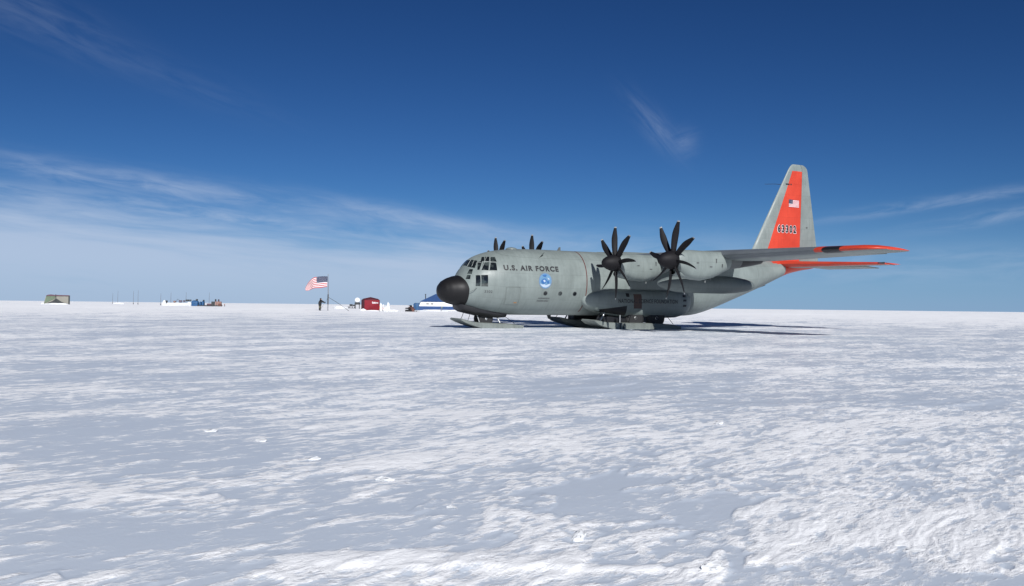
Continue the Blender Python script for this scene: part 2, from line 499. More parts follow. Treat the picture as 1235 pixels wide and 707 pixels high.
def build_snow():
    th = list(np.arange(-42, 42.001, 0.068))
    out = list(np.arange(44, 318, 4.0))
    th = np.radians(np.array(th + out))
    rs = [0.25, 0.6, 1.0, 1.5, 2.0]
    while rs[-1] < 12000:
        r = rs[-1]
        k = 0.0058 if r < 70 else (0.008 if r < 180 else (0.02 if r < 700 else 0.06))
        rs.append(r + max(0.016, k * r))
    rs = np.array(rs)
    nt, nr = len(th), len(rs)
    rr, tt = np.meshgrid(rs, th, indexing='ij')
    x = (rr * np.sin(tt)).ravel()
    y = (rr * np.cos(tt)).ravel()
    dr = np.gradient(rs)
    drr = np.repeat(dr, nt)
    coarse = (np.abs(np.degrees(tt).ravel()) > 43)
    drr = np.where(coarse, np.maximum(drr, rr.ravel() * 0.05), drr)
    z = macro(x, y)
    dz, rough = detail(x, y, drr * 0.8)
    z = z + dz
    co = np.stack([x, y, z], 1).astype(np.float32)
    co = np.vstack([co, np.array([[0, 0, float(z[:nt].mean())]], np.float32)])
    i = np.arange(nr - 1)[:, None] * nt
    j = np.arange(nt)[None, :]
    j2 = (j + 1) % nt
    quads = np.stack([i + j, i + nt + j, i + nt + j2, i + j2], -1).reshape(-1, 4)
    c = nr * nt
    tris = np.stack([np.full(nt, c), np.arange(nt), (np.arange(nt) + 1) % nt], 1)
    loops = np.concatenate([quads.ravel(), tris.ravel()]).astype(np.int32)
    starts = np.concatenate([np.arange(len(quads)) * 4, len(quads) * 4 + np.arange(nt) * 3]).astype(np.int32)
    me = bpy.data.meshes.new('snow_ground')
    me.vertices.add(len(co))
    me.vertices.foreach_set('co', co.ravel())
    me.loops.add(len(loops))
    me.loops.foreach_set('vertex_index', loops)
    me.polygons.add(len(starts))
    me.polygons.foreach_set('loop_start', starts)
    me.update(calc_edges=True)
    me.polygons.foreach_set('use_smooth', np.ones(len(starts), bool))
    at = me.attributes.new('carved', 'FLOAT', 'POINT')
    at.data.foreach_set('value', np.append(rough, 0.0).astype(np.float32))
    m = bpy.data.materials.new('snow')
    m.use_nodes = True
    t = NT(m.node_tree)
    p = t.n['Principled BSDF']
    tc_ = t.node('ShaderNodeTexCoord')
    a = t.node('ShaderNodeAttribute')
    a.attribute_name = 'carved'
    mp = t.node('ShaderNodeMapping')
    mp.vector_type = 'TEXTURE'
    mp.inputs['Rotation'].default_value = (0, 0, WIND)
    mp.inputs['Scale'].default_value = (1.5, 0.75, 1.0)
    t.l.new(tc_.outputs['Object'], mp.inputs['Vector'])
    big = t.noise(mp.outputs[0], 0.30, 9.0, 0.64)
    mid = t.noise(mp.outputs[0], 2.2, 9.0, 0.72, 0.3)
    small = t.noise(mp.outputs[0], 8.0, 6.0, 0.72, 0.2)
    f = t.math('ADD', t.math('MULTIPLY', a.outputs['Fac'], 0.62), t.math('MULTIPLY', t.math('SUBTRACT', big, 0.405), 1.5))
    f = t.math('ADD', f, t.math('MULTIPLY', t.math('SUBTRACT', mid, 0.5), 1.4))
    f = t.math('ADD', f, t.math('MULTIPLY', t.math('SUBTRACT', small, 0.5), 1.5))
    # glazed wind crust is greyer and bluer than the grainy snow that lies on it
    t.l.new(t.mix(t.smooth(f, 0.10, 0.40), (0.545, 0.60, 0.675, 1), (0.95, 0.955, 0.965, 1)), p.inputs['Base Color'])
    t.l.new(t.smooth(f, 0.0, 0.8, 0.42, 0.8), p.inputs['Roughness'])
    p.inputs['Specular IOR Level'].default_value = 0.25
    fine = t.noise(mp.outputs[0], 16.0, 7.0, 0.72)
    grain = t.noise(tc_.outputs['Object'], 55.0, 5.0, 0.75)
    h = t.math('ADD', t.math('MULTIPLY', fine, 0.75), t.math('MULTIPLY', grain, 0.30))
    h = t.math('MULTIPLY', h, t.math('ADD', 0.22, t.math('MULTIPLY', t.smooth(f, 0.1, 0.6), 0.9)))
    b = t.node('ShaderNodeBump')
    b.inputs['Strength'].default_value = 0.55
    b.inputs['Distance'].default_value = 0.03
    t.l.new(h, b.inputs['Height'])
    t.l.new(b.outputs[0], p.inputs['Normal'])
    me.materials.append(m)
    o = link(bpy.data.objects.new('snow_ground', me))
    tag(o, kind='structure')
    return m


M['snow'] = build_snow()
M['snow_lump'] = mat_plain('loose_snow', (0.74, 0.755, 0.77), 0.7, 0.05, 3.0, 0, 0.25, 0.5, 25.0)

# ------------------------------------------------------------------ the aircraft
# local numbers: d = metres aft of the propeller line, y = metres to port, z = metres above the snow
AX, AY, ATH = 3.5565, 56.40, R(26.526)


def T(p):
    return (-p[0], p[1], p[2])


plane = thing('cargo_plane', 'big grey four engined ski plane with black nose and red striped tail parked on snow', 'aircraft', (AX, AY, 0.0))
plane.rotation_euler = (R(-1.3), 0, ATH + math.pi)

# --- fuselage table: d, top z, bottom z, half width
FUS = np.array([
    (-8.80, 2.16, 2.14, 0.02), (-8.72, 2.46, 1.84, 0.34), (-8.5, 2.70, 1.60, 0.62), (-8.2, 2.87, 1.45, 0.84), (-7.85, 2.99, 1.36, 1.02),
    (-7.55, 3.06, 1.32, 1.14), (-7.40, 3.24, 1.27, 1.22), (-7.2, 3.53, 1.20, 1.33), (-6.95, 3.86, 1.12, 1.45), (-6.7, 4.09, 1.05, 1.56), (-6.35, 4.27, 0.97, 1.68), (-5.9, 4.43, 0.90, 1.80),
    (-5.3, 4.57, 0.84, 1.90), (-4.4, 4.68, 0.80, 1.96), (-3.2, 4.74, 0.79, 1.98), (0.0, 4.74, 0.79, 1.98), (5.0, 4.74, 0.79, 1.98), (8.3, 4.74, 0.80, 1.98),
    (9.3, 4.74, 0.90, 1.97), (10.5, 4.74, 1.24, 1.92), (12.0, 4.74, 1.78, 1.80), (13.8, 4.74, 2.44, 1.60), (15.3, 4.74, 3.02, 1.36), (17.0, 4.72, 3.68, 1.02), (18.5, 4.68, 4.02, 0.66),
    (19.8, 4.62, 4.22, 0.34), (20.35, 4.55, 4.36, 0.10)])


def fus(d):
    d = float(d)
    k = int(np.clip(np.searchsorted(FUS[:, 0], d) - 1, 0, len(FUS) - 2))
    x0, x1 = FUS[k, 0], FUS[k + 1, 0]
    t = (d - x0) / (x1 - x0)
    out = []
    for c in (1, 2, 3):
        def slope(i):
            a, b = max(i - 1, 0), min(i + 1, len(FUS) - 1)
            return (FUS[b, c] - FUS[a, c]) / (FUS[b, 0] - FUS[a, 0])
        p0, p1 = FUS[k, c], FUS[k + 1, c]
        m0, m1 = slope(k) * (x1 - x0), slope(k + 1) * (x1 - x0)
        if d < -7.9:
            out.append(p0 + (p1 - p0) * t)
        else:
            out.append((2 * t**3 - 3 * t**2 + 1) * p0 + (t**3 - 2 * t**2 + t) * m0 + (-2 * t**3 + 3 * t**2) * p1 + (t**3 - t**2) * m1)
    top, bot, a = out
    return (top + bot) / 2, max(a, 0.01), max((top - bot) / 2, 0.01)


def fsurf(d, phi, off=0.0):
    """point on the skin; phi in degrees from the top towards port"""
    zc, a, b = fus(d)
    ph = R(phi)
    e = 2.0 / 2.12
    sy, cz = math.sin(ph), math.cos(ph)
    y = a * math.copysign(abs(sy) ** e, sy)
    z = zc + b * math.copysign(abs(cz) ** e, cz)
    if off:
        n = Vector((0.0, sy / a, cz / b)).normalized()
        zc2, a2, b2 = fus(d + 0.05)
        y2 = a2 * math.copysign(abs(sy) ** e, sy)
        z2 = zc2 + b2 * math.copysign(abs(cz) ** e, cz)
        s = ((y2 - y) * n.y + (z2 - z) * n.z) / 0.05
        n = Vector((-s, n.y, n.z)).normalized()
        return (d + n.x * off, y + n.y * off, z + n.z * off)
    return (d, y, z)


# radome / body joint runs along a slightly slanted ring
def joint(phi):
    return -7.58 + 0.25 * min(1.0, 1 - math.cos(R(phi)))


NPH = 64
ds = list(np.arange(-7.58, -5.0, 0.09)) + list(np.arange(-5.0, 8.3, 0.7)) + list(np.arange(8.3, 20.35, 0.35)) + [20.35]
mb = MB(T)
rings = []
for d in ds:
    t = max(0, 1 - (d + 7.58) / 1.2)
    rings.append([fsurf(d + t * (joint(360 * k / NPH) + 7.58), 360 * k / NPH) for k in range(NPH)])
mb.loft(rings)
fuselage = mb.build('fuselage', M['grey'], plane, 40)
mb = MB(T)
rings = []
dd = [-8.8 + 1.22 * (1 - math.cos(math.pi / 2 * i / 22)) for i in range(23)]
for d in dd:
    t = max(0, (d + 8.8) / 1.22) ** 2
    rings.append([fsurf(d + t * (joint(360 * k / NPH) + 7.58), 360 * k / NPH, 0.012 if d > -8.7 else 0) for k in range(NPH)])
mb.loft(rings)
radome = mb.build('radome', M['radome'], fuselage, 50)


def patch(pts, name, mat, parent, off=0.014, n=5, smooth=30):
    """a thin plate lying on the skin; pts = four (d, phi) corners"""
    m = MB(T)
    top, low = [], []
    for i in range(n + 1):
        for j in range(n + 1):
            u, v = i / n, j / n
            d = (pts[0][0] * (1 - u) + pts[1][0] * u) * (1 - v) + (pts[3][0] * (1 - u) + pts[2][0] * u) * v
            ph = (pts[0][1] * (1 - u) + pts[1][1] * u) * (1 - v) + (pts[3][1] * (1 - u) + pts[2][1] * u) * v
            top.append(fsurf(d, ph, off))
            low.append(fsurf(d, ph, -0.02))
    N = (n + 1) ** 2
    fs = []
    for i in range(n):
        for j in range(n):
            a, b, c, e = i * (n + 1) + j, (i + 1) * (n + 1) + j, (i + 1) * (n + 1) + j + 1, i * (n + 1) + j + 1
            fs += [(a, b, c, e), (N + e, N + c, N + b, N + a)]
    rim = [i * (n + 1) for i in range(n + 1)] + [n * (n + 1) + j for j in range(1, n + 1)] + [i * (n + 1) + n for i in range(n - 1, -1, -1)] + [j for j in range(n - 1, 0, -1)]
    for i in range(len(rim)):
        a, b = rim[i], rim[(i + 1) % len(rim)]
        fs.append((a, b, N + b, N + a))
    m.add(top + low, fs)
    return m.build(name, mat, parent, smooth)


def disc(d0, phi0, r, name, mat, parent, off=0.014, n=18):
    m = MB(T)
    zc, a, b = fus(d0)
    top, low = [fsurf(d0, phi0, off)], [fsurf(d0, phi0, -0.02)]
    for k in range(n):
        an = 2 * math.pi * k / n
        dp = math.degrees(math.sin(an) * r / ((a + b) / 2))
        top.append(fsurf(d0 + math.cos(an) * r, phi0 - dp, off))
        low.append(fsurf(d0 + math.cos(an) * r, phi0 - dp, -0.02))
    N = n + 1
    fs = []
    for k in range(n):
        i, j = 1 + k, 1 + (k + 1) % n
        fs += [(0, i, j), (N, N + j, N + i), (i, N + i, N + j, j)]
    m.add(top + low, fs)
    return m.build(name, mat, parent, 30)


def text_faces(body, size, bold=0.0, spacing=1.0, res=3):
    """outline letters as triangles in x (reading) and y (up)"""
    cu = bpy.data.curves.new('lettering', 'FONT')
    cu.body = body
    cu.size = size
    cu.offset = bold
    cu.space_character = spacing
    cu.resolution_u = res
    cu.align_x = 'LEFT'
    o = bpy.data.objects.new('lettering', cu)
    COL.objects.link(o)
    bpy.context.view_layer.update()
    dg = bpy.context.evaluated_depsgraph_get()
    me = o.evaluated_get(dg).to_mesh()
    vs = [tuple(v.co) for v in me.vertices]
    fs = [tuple(p.vertices) for p in me.polygons]
    o.evaluated_get(dg).to_mesh_clear()
    bpy.data.objects.remove(o)
    bpy.data.curves.remove(cu)
    x0, x1 = min(v[0] for v in vs), max(v[0] for v in vs)
    y0, y1 = min(v[1] for v in vs), max(v[1] for v in vs)
    return vs, fs, (x0, x1, y0, y1)


def lettering(body, place, width, height, name, mat, parent, bold=0.02, spacing=1.12, thick=0.008):
    """place(u, v, lift) turns letter coordinates in metres into a point of the aircraft"""
    vs, fs, (x0, x1, y0, y1) = text_faces(body, 1.0, bold, spacing)
    sx, sy = width / (x1 - x0), height / (y1 - y0)
    m = MB(T)
    m.add([place((v[0] - x0) * sx, (v[1] - y0) * sy, thick) for v in vs], fs)
    me = m.build(name, mat, parent, 0)
    return me


def on_fuselage(d0, phi_low, lift=0.0):
    def f(u, v, th):
        return fsurf(d0 + u, phi_low - math.degrees(v / 1.98), th + lift)
    return f


# --- cockpit glass: (d, phi) corners, each pane its own plate
PANES = [
    [(-6.52, 35.6), (-6.36, 24.4), (-6.26, 27.5), (-6.38, 38.7)],
    [(-6.34, 40.3), (-6.18, 28.9), (-6.02, 32.2), (-6.14, 43.5)],
    [(-6.04, 45.5), (-5.93, 34.4), (-5.74, 37.2), (-5.76, 47.8)],
    [(-6.83, 53.3), (-6.71, 36.7), (-6.51, 39.2), (-6.75, 55.7)],
    [(-6.63, 59.1), (-6.45, 44.8), (-6.20, 48.0), (-6.31, 63.2)],
    [(-6.21, 64.2), (-6.10, 49.7), (-5.82, 52.3), (-5.85, 66.5)],
    [(-7.00, 88.5), (-6.97, 67.5), (-6.78, 72.3), (-6.79, 91.0)],
    [(-6.70, 92.3), (-6.69, 73.1), (-6.39, 75.6), (-6.40, 93.3)],
    [(-7.28, 40.0), (-7.15, 35.3), (-7.05, 44.2), (-7.15, 51.8)],
    [(-7.42, 51.2), (-7.32, 44.7), (-7.22, 53.3), (-7.27, 62.5)],
    [(-7.10, 18.9), (-6.84, 11.6), (-6.80, 20.0), (-7.04, 31.3)],
    [(-7.02, 34.6), (-6.79, 23.0), (-6.71, 30.5), (-6.93, 43.3)],
]
for q in PANES:
    cq = (sum(p[0] for p in q) / 4, sum(p[1] for p in q) / 4)
    q = [(cq[0] + (p[0] - cq[0]) * 1.20, cq[1] + (p[1] - cq[1]) * 1.18) for p in q]
    for sg in (1, -1):
        patch([(d, sg * ph) for d, ph in q], 'window', M['glass'], fuselage, 0.012)
patch([(-7.12, -7.5), (-6.86, -8.5), (-6.86, 8.5), (-7.12, 14.5)], 'window', M['glass'], fuselage, 0.012)
# frames proud of the glass
mb = MB(T)
for pts in ([(-6.36, 41.0), (-6.12, 46.0), (-5.80, 50.0)], [(-6.80, 35.0), (-6.55, 41.5)], [(-6.36, 41.5), (-6.68, 60.0)], [(-6.07, 46.0), (-6.26, 65.0)],
            [(-6.10, 28.5), (-6.36, 41.0)], [(-5.98, 33.0), (-6.09, 45.0)], [(-6.76, 20.0), (-7.0, 33.0)], [(-6.85, 9.5), (-7.12, 16.5)]):
    pp = []
    for i in range(len(pts) - 1):
        for k in range(6):
            t = k / 5
            pp.append(fsurf(pts[i][0] * (1 - t) + pts[i + 1][0] * t, pts[i][1] * (1 - t) + pts[i + 1][1] * t, 0.012))
    mb.tube(pp, 0.010, 6)
mb.build('window_frame', M['frame'], fuselage)
for d in (-2.76, -1.77, -0.78):
    for sg in (1, -1):
        rim = disc(d, sg * 107.7, 0.14, 'porthole', M['grey_dark'], fuselage, 0.010)
        disc(d, sg * 107.7, 0.115, 'pane', M['glass'], rim, 0.016)
# crew door, its hand hold, small marks
door = patch([(-5.28, 98), (-4.46, 98), (-4.40, 131), (-5.22, 131)], 'crew_door', M['grey'], fuselage, 0.012, 8)
patch([(-4.68, 125.5), (-4.50, 125.5), (-4.50, 127.5), (-4.68, 127.5)], 'door_handle', mat_plain('faded_orange', (0.35, 0.16, 0.05), 0.6), fuselage, 0.02, 2)
mb = MB(T)
for pts in ([(-5.31, 97.2), (-4.43, 97.2)], [(-4.43, 97.2), (-4.37, 131.8)], [(-5.31, 97.2), (-5.25, 131.8)]):
    mb.tube([fsurf(pts[0][0] + (pts[1][0] - pts[0][0]) * k / 10, pts[0][1] + (pts[1][1] - pts[0][1]) * k / 10, 0.006) for k in range(11)], 0.009, 6)
mb.build('door_seal', M['seam'], fuselage)
# propeller warning line
mb = MB(T)
rings = [[fsurf(-0.025, a, 0.004), fsurf(-0.025, a, 0.012), fsurf(0.025, a, 0.012), fsurf(0.025, a, 0.004)] for a in np.arange(12, 152, 3)]
mb.loft(rings)
mb.build('warning_stripe', M['stripe_red'], fuselage)
# fittings
mb = MB(T)
p0, p1, p2, p3 = fsurf(-2.95, 44, 0), fsurf(-2.70, 38, 0), fsurf(-2.62, 38, 0.26), fsurf(-2.78, 42, 0.26)
mb.loft([[tuple(Vector(p) + Vector((0, sx * 0.02, 0))) for sx in (-1, 1) for p in ((p0, p1) if sx < 0 else (p1, p0))],
         [tuple(Vector(p) + Vector((0, sx * 0.01, 0))) for sx in (-1, 1) for p in ((p3, p2) if sx < 0 else (p2, p3))]])
mb.build('blade_antenna', M['black'], fuselage)
mb = MB(T)
mb.loft([[(-1.62, -0.02, 0.85), (-1.32, -0.02, 0.85), (-1.32, 0.02, 0.85), (-1.62, 0.02, 0.85)], [(-1.50, -0.012, 0.56), (-1.34, -0.012, 0.56), (-1.34, 0.012, 0.56), (-1.50, 0.012, 0.56)]])
mb.build('blade_antenna', M['black'], fuselage)
mb = MB(T)
mb.rev([(0, 0.36), (0.05, 0.34), (0.11, 0.22), (0.14, 0.05)], (-4.1, 0, 4.68), 'z', 20)
mb.build('roof_dome', M['grey'], fuselage)
for d in (-1.0, 3.5):
    mb = MB(T)
    mb.loft([[(d, -0.02, 4.70), (d + 0.25, -0.02, 4.70), (d + 0.25, 0.02, 4.70), (d, 0.02, 4.70)], [(d + 0.14, -0.01, 4.95), (d + 0.25, -0.01, 4.95), (d + 0.25, 0.01, 4.95), (d + 0.14, 0.01, 4.95)]])
    mb.build('roof_antenna', M['grey_dark'], fuselage)
mb = MB(T)
mb.tube([fsurf(-6.95, 95, 0), fsurf(-7.12, 97, 0.13), fsurf(-7.30, 98, 0.13)], 0.014, 6)
mb.build('pitot_tube', M['grey_dark'], fuselage)


def phi_of(d, z):
    zc, a, b = fus(d)
    c = max(-1, min(1, (z - zc) / b))
    return math.degrees(math.acos(math.copysign(abs(c) ** (2.12 / 2), c)))


def at_height(d0, z0, slope=0.0):
    return lambda u, v, th: fsurf(d0 + u, phi_of(d0 + u, z0 + slope * u + v), th)


lettering('U.S. AIR FORCE', at_height(-5.42, 3.395), 3.52, 0.315, 'lettering', M['letter'], fuselage, 0.048, 1.22)
lettering('3302', at_height(-6.53, 2.085), 0.44, 0.15, 'nose_number', M['letter_grey'], fuselage, 0.02, 1.15)
# two lines of small print too faint to read: short worn dashes
mb = MB(T)
rnd = random.Random(4)
for row in range(2):
    u = 0.02 if row else 0.06
    while u < 0.78:
        wd = rnd.uniform(0.035, 0.065)
        d0, z0 = -3.24 + u, 1.79 - 0.155 * row
        mb.add([fsurf(d0, phi_of(d0, z0), 0.006), fsurf(d0 + wd, phi_of(d0, z0), 0.006), fsurf(d0 + wd, phi_of(d0, z0 + 0.075), 0.006), fsurf(d0, phi_of(d0, z0 + 0.075), 0.006)], [(0, 1, 2, 3)])
        u += wd + rnd.uniform(0.015, 0.03)
mb.build('small_print', M['letter_grey'], fuselage, 0)

# round emblem: pale blue disc, darker blue shapes, white foot and rim
EM = {'rim': mat_plain('emblem_rim', (0.16, 0.21, 0.30), 0.5), 'sky': mat_plain('emblem_sky', (0.12, 0.25, 0.40), 0.5, 0.25, 6.0), 'navy': mat_plain('emblem_navy', (0.035, 0.13, 0.34), 0.5, 0.3, 7.0),
      'ice': mat_plain('emblem_ice', (0.42, 0.50, 0.60), 0.5, 0.12, 6.0)}
emb = disc(-2.83, 87.8, 0.43, 'emblem', EM['rim'], fuselage, 0.008, 32)
disc(-2.83, 87.8, 0.395, 'emblem_field', EM['sky'], emb, 0.012, 32)


def emblem_shape(poly, mat, lift):
    m = MB(T)
    pts = [at_height(-2.83, 2.845)(x * 0.40, y * 0.40, lift) for x, y in poly]
    c = at_height(-2.83, 2.845)(sum(p[0] for p in poly) / len(poly) * 0.40, sum(p[1] for p in poly) / len(poly) * 0.40, lift)
    m.add([c] + pts, [(0, 1 + i, 1 + (i + 1) % len(pts)) for i in range(len(pts))])
    return m.build('emblem_shape', mat, emb, 0)


def arc(a0, a1, r, n=10):
    return [(math.cos(R(a0 + (a1 - a0) * i / n)) * r, math.sin(R(a0 + (a1 - a0) * i / n)) * r) for i in range(n + 1)]


emblem_shape(arc(205, 335, 0.95) + [(0.55, -0.45), (0.2, -0.62), (-0.15, -0.5), (-0.5, -0.55)], EM['ice'], 0.016)
emblem_shape([(-0.62, 0.12), (-0.25, 0.36), (0.12, 0.30), (0.22, 0.02), (0.02, -0.30), (-0.30, -0.42), (-0.62, -0.36), (-0.72, -0.1)], EM['navy'], 0.018)
emblem_shape([(0.25, 0.02), (0.55, 0.05), (0.62, -0.22), (0.48, -0.48), (0.28, -0.30)], EM['navy'], 0.018)
emblem_shape(arc(75, 120, 0.92, 5) + [(-0.30, 0.62), (0.10, 0.60)], EM['navy'], 0.018)
emblem_shape([(-0.40, 0.10), (-0.05, 0.16), (0.02, -0.12), (-0.22, -0.20)], EM['ice'], 0.022)
emblem_shape([(0.30, 0.50), (0.62, 0.36), (0.70, 0.16), (0.42, 0.22)], EM['ice'], 0.018)


# --- lifting surfaces
def foil(n=14):
    xs = [0.5 * (1 - math.cos(math.pi * i / n)) for i in range(n + 1)]
    th = lambda x: 5 * (0.2969 * math.sqrt(x) - 0.126 * x - 0.3516 * x * x + 0.2843 * x**3 - 0.1036 * x**4)
    return xs, th


def surface_rings(stations, span, xs_extra=(), n=14, camber=0.0, inc=0.0):
    """stations: (s, le_d, chord, t/c, off); span(s, d, h, off) gives the point"""
    xs, th = foil(n)
    xs = sorted(set([round(x, 4) for x in xs] + [round(x, 4) for x in xs_extra]))
    ring_x = [(x, 1) for x in xs] + [(x, -1) for x in xs[-2:0:-1]]
    rings = []
    for (s, le, ch, tc_, off) in stations:
        ring = []
        for (x, sd) in ring_x:
            h = (sd * th(x) * tc_ + camber * 4 * x * (1 - x)) * ch
            h += -(x - 0.3) * ch * math.tan(R(inc))
            ring.append(span(s, le + x * ch, h, off))
        rings.append(ring)
    return rings, ring_x


WZ, DIH = 4.13, math.tan(R(1.0))


def build_wing(sg):
    st = []
    for y in (0.5, 1.5, 2.5, 5.5, 9.0, 10.6, 14.0, 16.9, 17.35, 18.35, 19.2, 19.7, 20.0, 20.17):
        k = max(0, (y - 5.5) / 14.6)
        le = 2.42 + 1.05 * k
        te = 7.25 - 1.25 * k
        tcv = 0.178 - 0.055 * min(1, y / 20)
        if y > 19.3:
            q = math.sqrt(max(0.0, 1 - ((y - 19.3) / 0.93) ** 2))
            le += (1 - q) * 1.25
            te -= (1 - q) * 0.35
            tcv *= 0.4 + 0.6 * q
        st.append((y, le, te - le, tcv, 0))
    rings, rx = surface_rings(st, lambda s, d, h, o: (d, sg * s, WZ + s * DIH + h), (0.09, 0.13), 16, 0.018, 2.2)

    def mf(i, j):
        x = (rx[j][0] + rx[(j + 1) % len(rx)][0]) / 2
        up = rx[j][1] > 0
        y = (st[i][0] + st[i + 1][0]) / 2
        if 17.35 < y < 18.35 and x < 0.13:
            return 3
        if y > 16.9:
            return 2 if (up or x < 0.06) else 0
        return 1 if x < 0.115 else 0
    m = MB(T)
    m.loft(rings, matf=mf)
    return m.build('wing', [M['grey'], M['boot'], M['red'], M['black']], plane, 40)


wings = [build_wing(1), build_wing(-1)]
# flaps hanging a little below the rear edge, their own pieces
for wg, sg in zip(wings, (1, -1)):
    for (ya, yb, nm) in ((2.3, 9.6, 'flap'), (10.2, 18.6, 'aileron')):
        m = MB(T)
        rr = []
        for y in (ya, yb):
            k = max(0, (y - 5.5) / 14.6)
            te = 7.25 - 1.25 * k
            ch = 1.30 - 0.45 * k
            zz = WZ + y * DIH - 0.11 + 0.06 * k
            rr.append([(te - ch, sg * y, zz + 0.03), (te + 0.02, sg * y, zz - 0.03), (te + 0.02, sg * y, zz - 0.05), (te - ch, sg * y, zz - 0.06)])
        m.loft(rr)
        m.build(nm, M['grey'], wg, 20)
# wing root fairing
mb = MB(T)
rings = []
for (d, hw, z0, z1) in ((1.6, 0.5, 4.55, 4.72), (2.3, 1.2, 4.2, 4.74), (3.4, 1.9, 3.9, 4.78), (6.0, 1.9, 3.8, 4.78), (7.4, 1.5, 3.9, 4.74), (8.6, 0.6, 4.5, 4.72)):
    rings.append([(d, -hw, z0), (d, hw, z0), (d, hw * 0.98, (z0 + z1) / 2 + 0.1), (d, hw * 0.6, z1), (d, -hw * 0.6, z1), (d, -hw * 0.98, (z0 + z1) / 2 + 0.1)])
mb.loft(rings)
mb.build('wing_fairing', M['grey'], plane, 60)

# fin: grey leading part, red panel; rudder its own part
FIN_LE = lambda z: 14.45 + (z - 5.65) * (17.60 - 14.45) / (11.44 - 5.65)
FIN_TE = lambda z: 20.22 + (z - 5.81) * (19.22 - 20.22) / (11.03 - 5.81)
st = []
for z in (4.35, 5.0, 5.65, 7.5, 9.5, 11.03, 11.2, 11.36, 11.46, 11.50):
    le, te = FIN_LE(min(z, 11.3)), FIN_TE(z)
    if z > 11.1:
        q = math.sqrt(max(0.02, 1 - ((z - 11.1) / 0.42) ** 2))
        le += (1 - q) * 0.42
        te -= (1 - q) * 0.55
    st.append((z, le, te - le, 0.085 if z < 9 else 0.10, 0))
rings, rx = surface_rings(st, lambda s, d, h, o: (d, h, s), (0.195, 0.70), 16)


def finmf(i, j):
    x = (rx[j][0] + rx[(j + 1) % len(rx)][0]) / 2
    return 1 if (0.195 < x < 0.70 and st[i + 1][0] <= 11.04) else 0


hinge = [k for k, (x, sd) in enumerate(rx) if x <= 0.7001]
fr = [[r[k] for k in hinge] for r in rings]
# order the front outline: lower side hinge -> nose -> upper side hinge
low = [k for k in range(len(rx)) if rx[k][1] < 0 and rx[k][0] <= 0.7001]
upp = [k for k in range(len(rx)) if rx[k][1] > 0 and rx[k][0] <= 0.7001]
order = low + upp
mb = MB(T)
mb.loft([[r[k] for k in order] for r in rings],
        matf=lambda i, j: 1 if (0.195 < (rx[order[j]][0] + rx[order[(j + 1) % len(order)]][0]) / 2 < 0.699 and st[i + 1][0] <= 11.04) else 0)
fin = mb.build('tail_fin', [M['grey'], M['red']], plane, 40)
uppr = [k for k in range(len(rx)) if rx[k][1] > 0 and rx[k][0] >= 0.699]
lowr = [k for k in range(len(rx)) if rx[k][1] < 0 and rx[k][0] >= 0.699]
order2 = uppr + lowr
mb = MB(T)
mb.loft([[(r[k][0] + 0.02, r[k][1] * 0.97, r[k][2]) for k in order2] for r in rings])
rudder = mb.build('rudder', M['grey'], fin, 40)
mb = MB(T)
mb.loft([[(12.6, -0.05, 4.65), (14.6, -0.12, 4.65), (14.6, 0.12, 4.65), (12.6, 0.05, 4.65)], [(13.9, -0.03, 5.05), (14.4, -0.05, 5.05), (14.4, 0.05, 5.05), (13.9, 0.03, 5.05)]])
mb.build('fin_fillet', M['grey'], fin, 0)


def fin_y(d, z):
    le, te = FIN_LE(z), FIN_TE(z)
    ch = te - le
    x = (d - le) / ch
    xs, th = foil()
    tcv = 0.085 if z < 7.5 else (0.10 if z > 9.5 else 0.085 + 0.015 * (z - 7.5) / 2)
    return th(min(max(x, 0), 1)) * tcv * ch


for sg in (1,):
    # white outlines under black numerals
    lettering('63302', lambda u, v, th: (16.36 + u, fin_y(16.36 + u, 6.62 + v) + th, 6.62 + v), 1.80, 0.62, 'number_outline', M['white'], fin, 0.085, 1.42, 0.012)
    lettering('63302', lambda u, v, th: (16.392 + u, fin_y(16.392 + u, 6.648 + v) + th, 6.648 + v), 1.736, 0.564, 'tail_number', M['letter'], fin, 0.052, 1.47, 0.022)

M['flag_red'] = mat_plain('flag_red', (0.42, 0.035, 0.04), 0.8, 0.15, 3.0)
M['flag_white'] = mat_plain('flag_white', (0.72, 0.70, 0.70), 0.8, 0.06, 3.0)
M['flag_blue'] = mat_plain('flag_blue', (0.018, 0.028, 0.075), 0.8, 0.15, 3.0)


def flag_mesh(m, place, nu=26, sub=1, lift=0.004):
    """13 stripes, canton with 50 stars; place(u, v, lift), u from the hoist, v from the top, both 0..1"""
    nv = 13 * sub
    vs = [place(i / nu, j / nv, 0) for j in range(nv + 1) for i in range(nu + 1)]
    fs, ms = [], []
    for j in range(nv):
        for i in range(nu):
            fs.append((j * (nu + 1) + i, j * (nu + 1) + i + 1, (j + 1) * (nu + 1) + i + 1, (j + 1) * (nu + 1) + i))
            stripe = j // sub
            ms.append(2 if (stripe < 7 and (i + 0.5) / nu < 0.4) else (0 if stripe % 2 == 0 else 1))
    m.add(vs, fs, ms)
    for row in range(9):
        for k in range(6 if row % 2 == 0 else 5):
            u0 = (0.0333 + 0.0667 * k + (0.0333 if row % 2 else 0)) * 1.0
            v0 = 0.0538 * (row + 1)
            for side in ((lift,) if lift > 0 else (lift,)):
                pts = []
                for q in range(10):
                    rr = 0.021 if q % 2 == 0 else 0.009
                    pts.append(place(u0 + math.sin(q * math.pi / 5) * rr * 0.53, v0 - math.cos(q * math.pi / 5) * rr, side))
                m.add([place(u0, v0, side)] + pts, [(0, 1 + q, 1 + (q + 1) % 10) for q in range(10)], 1)


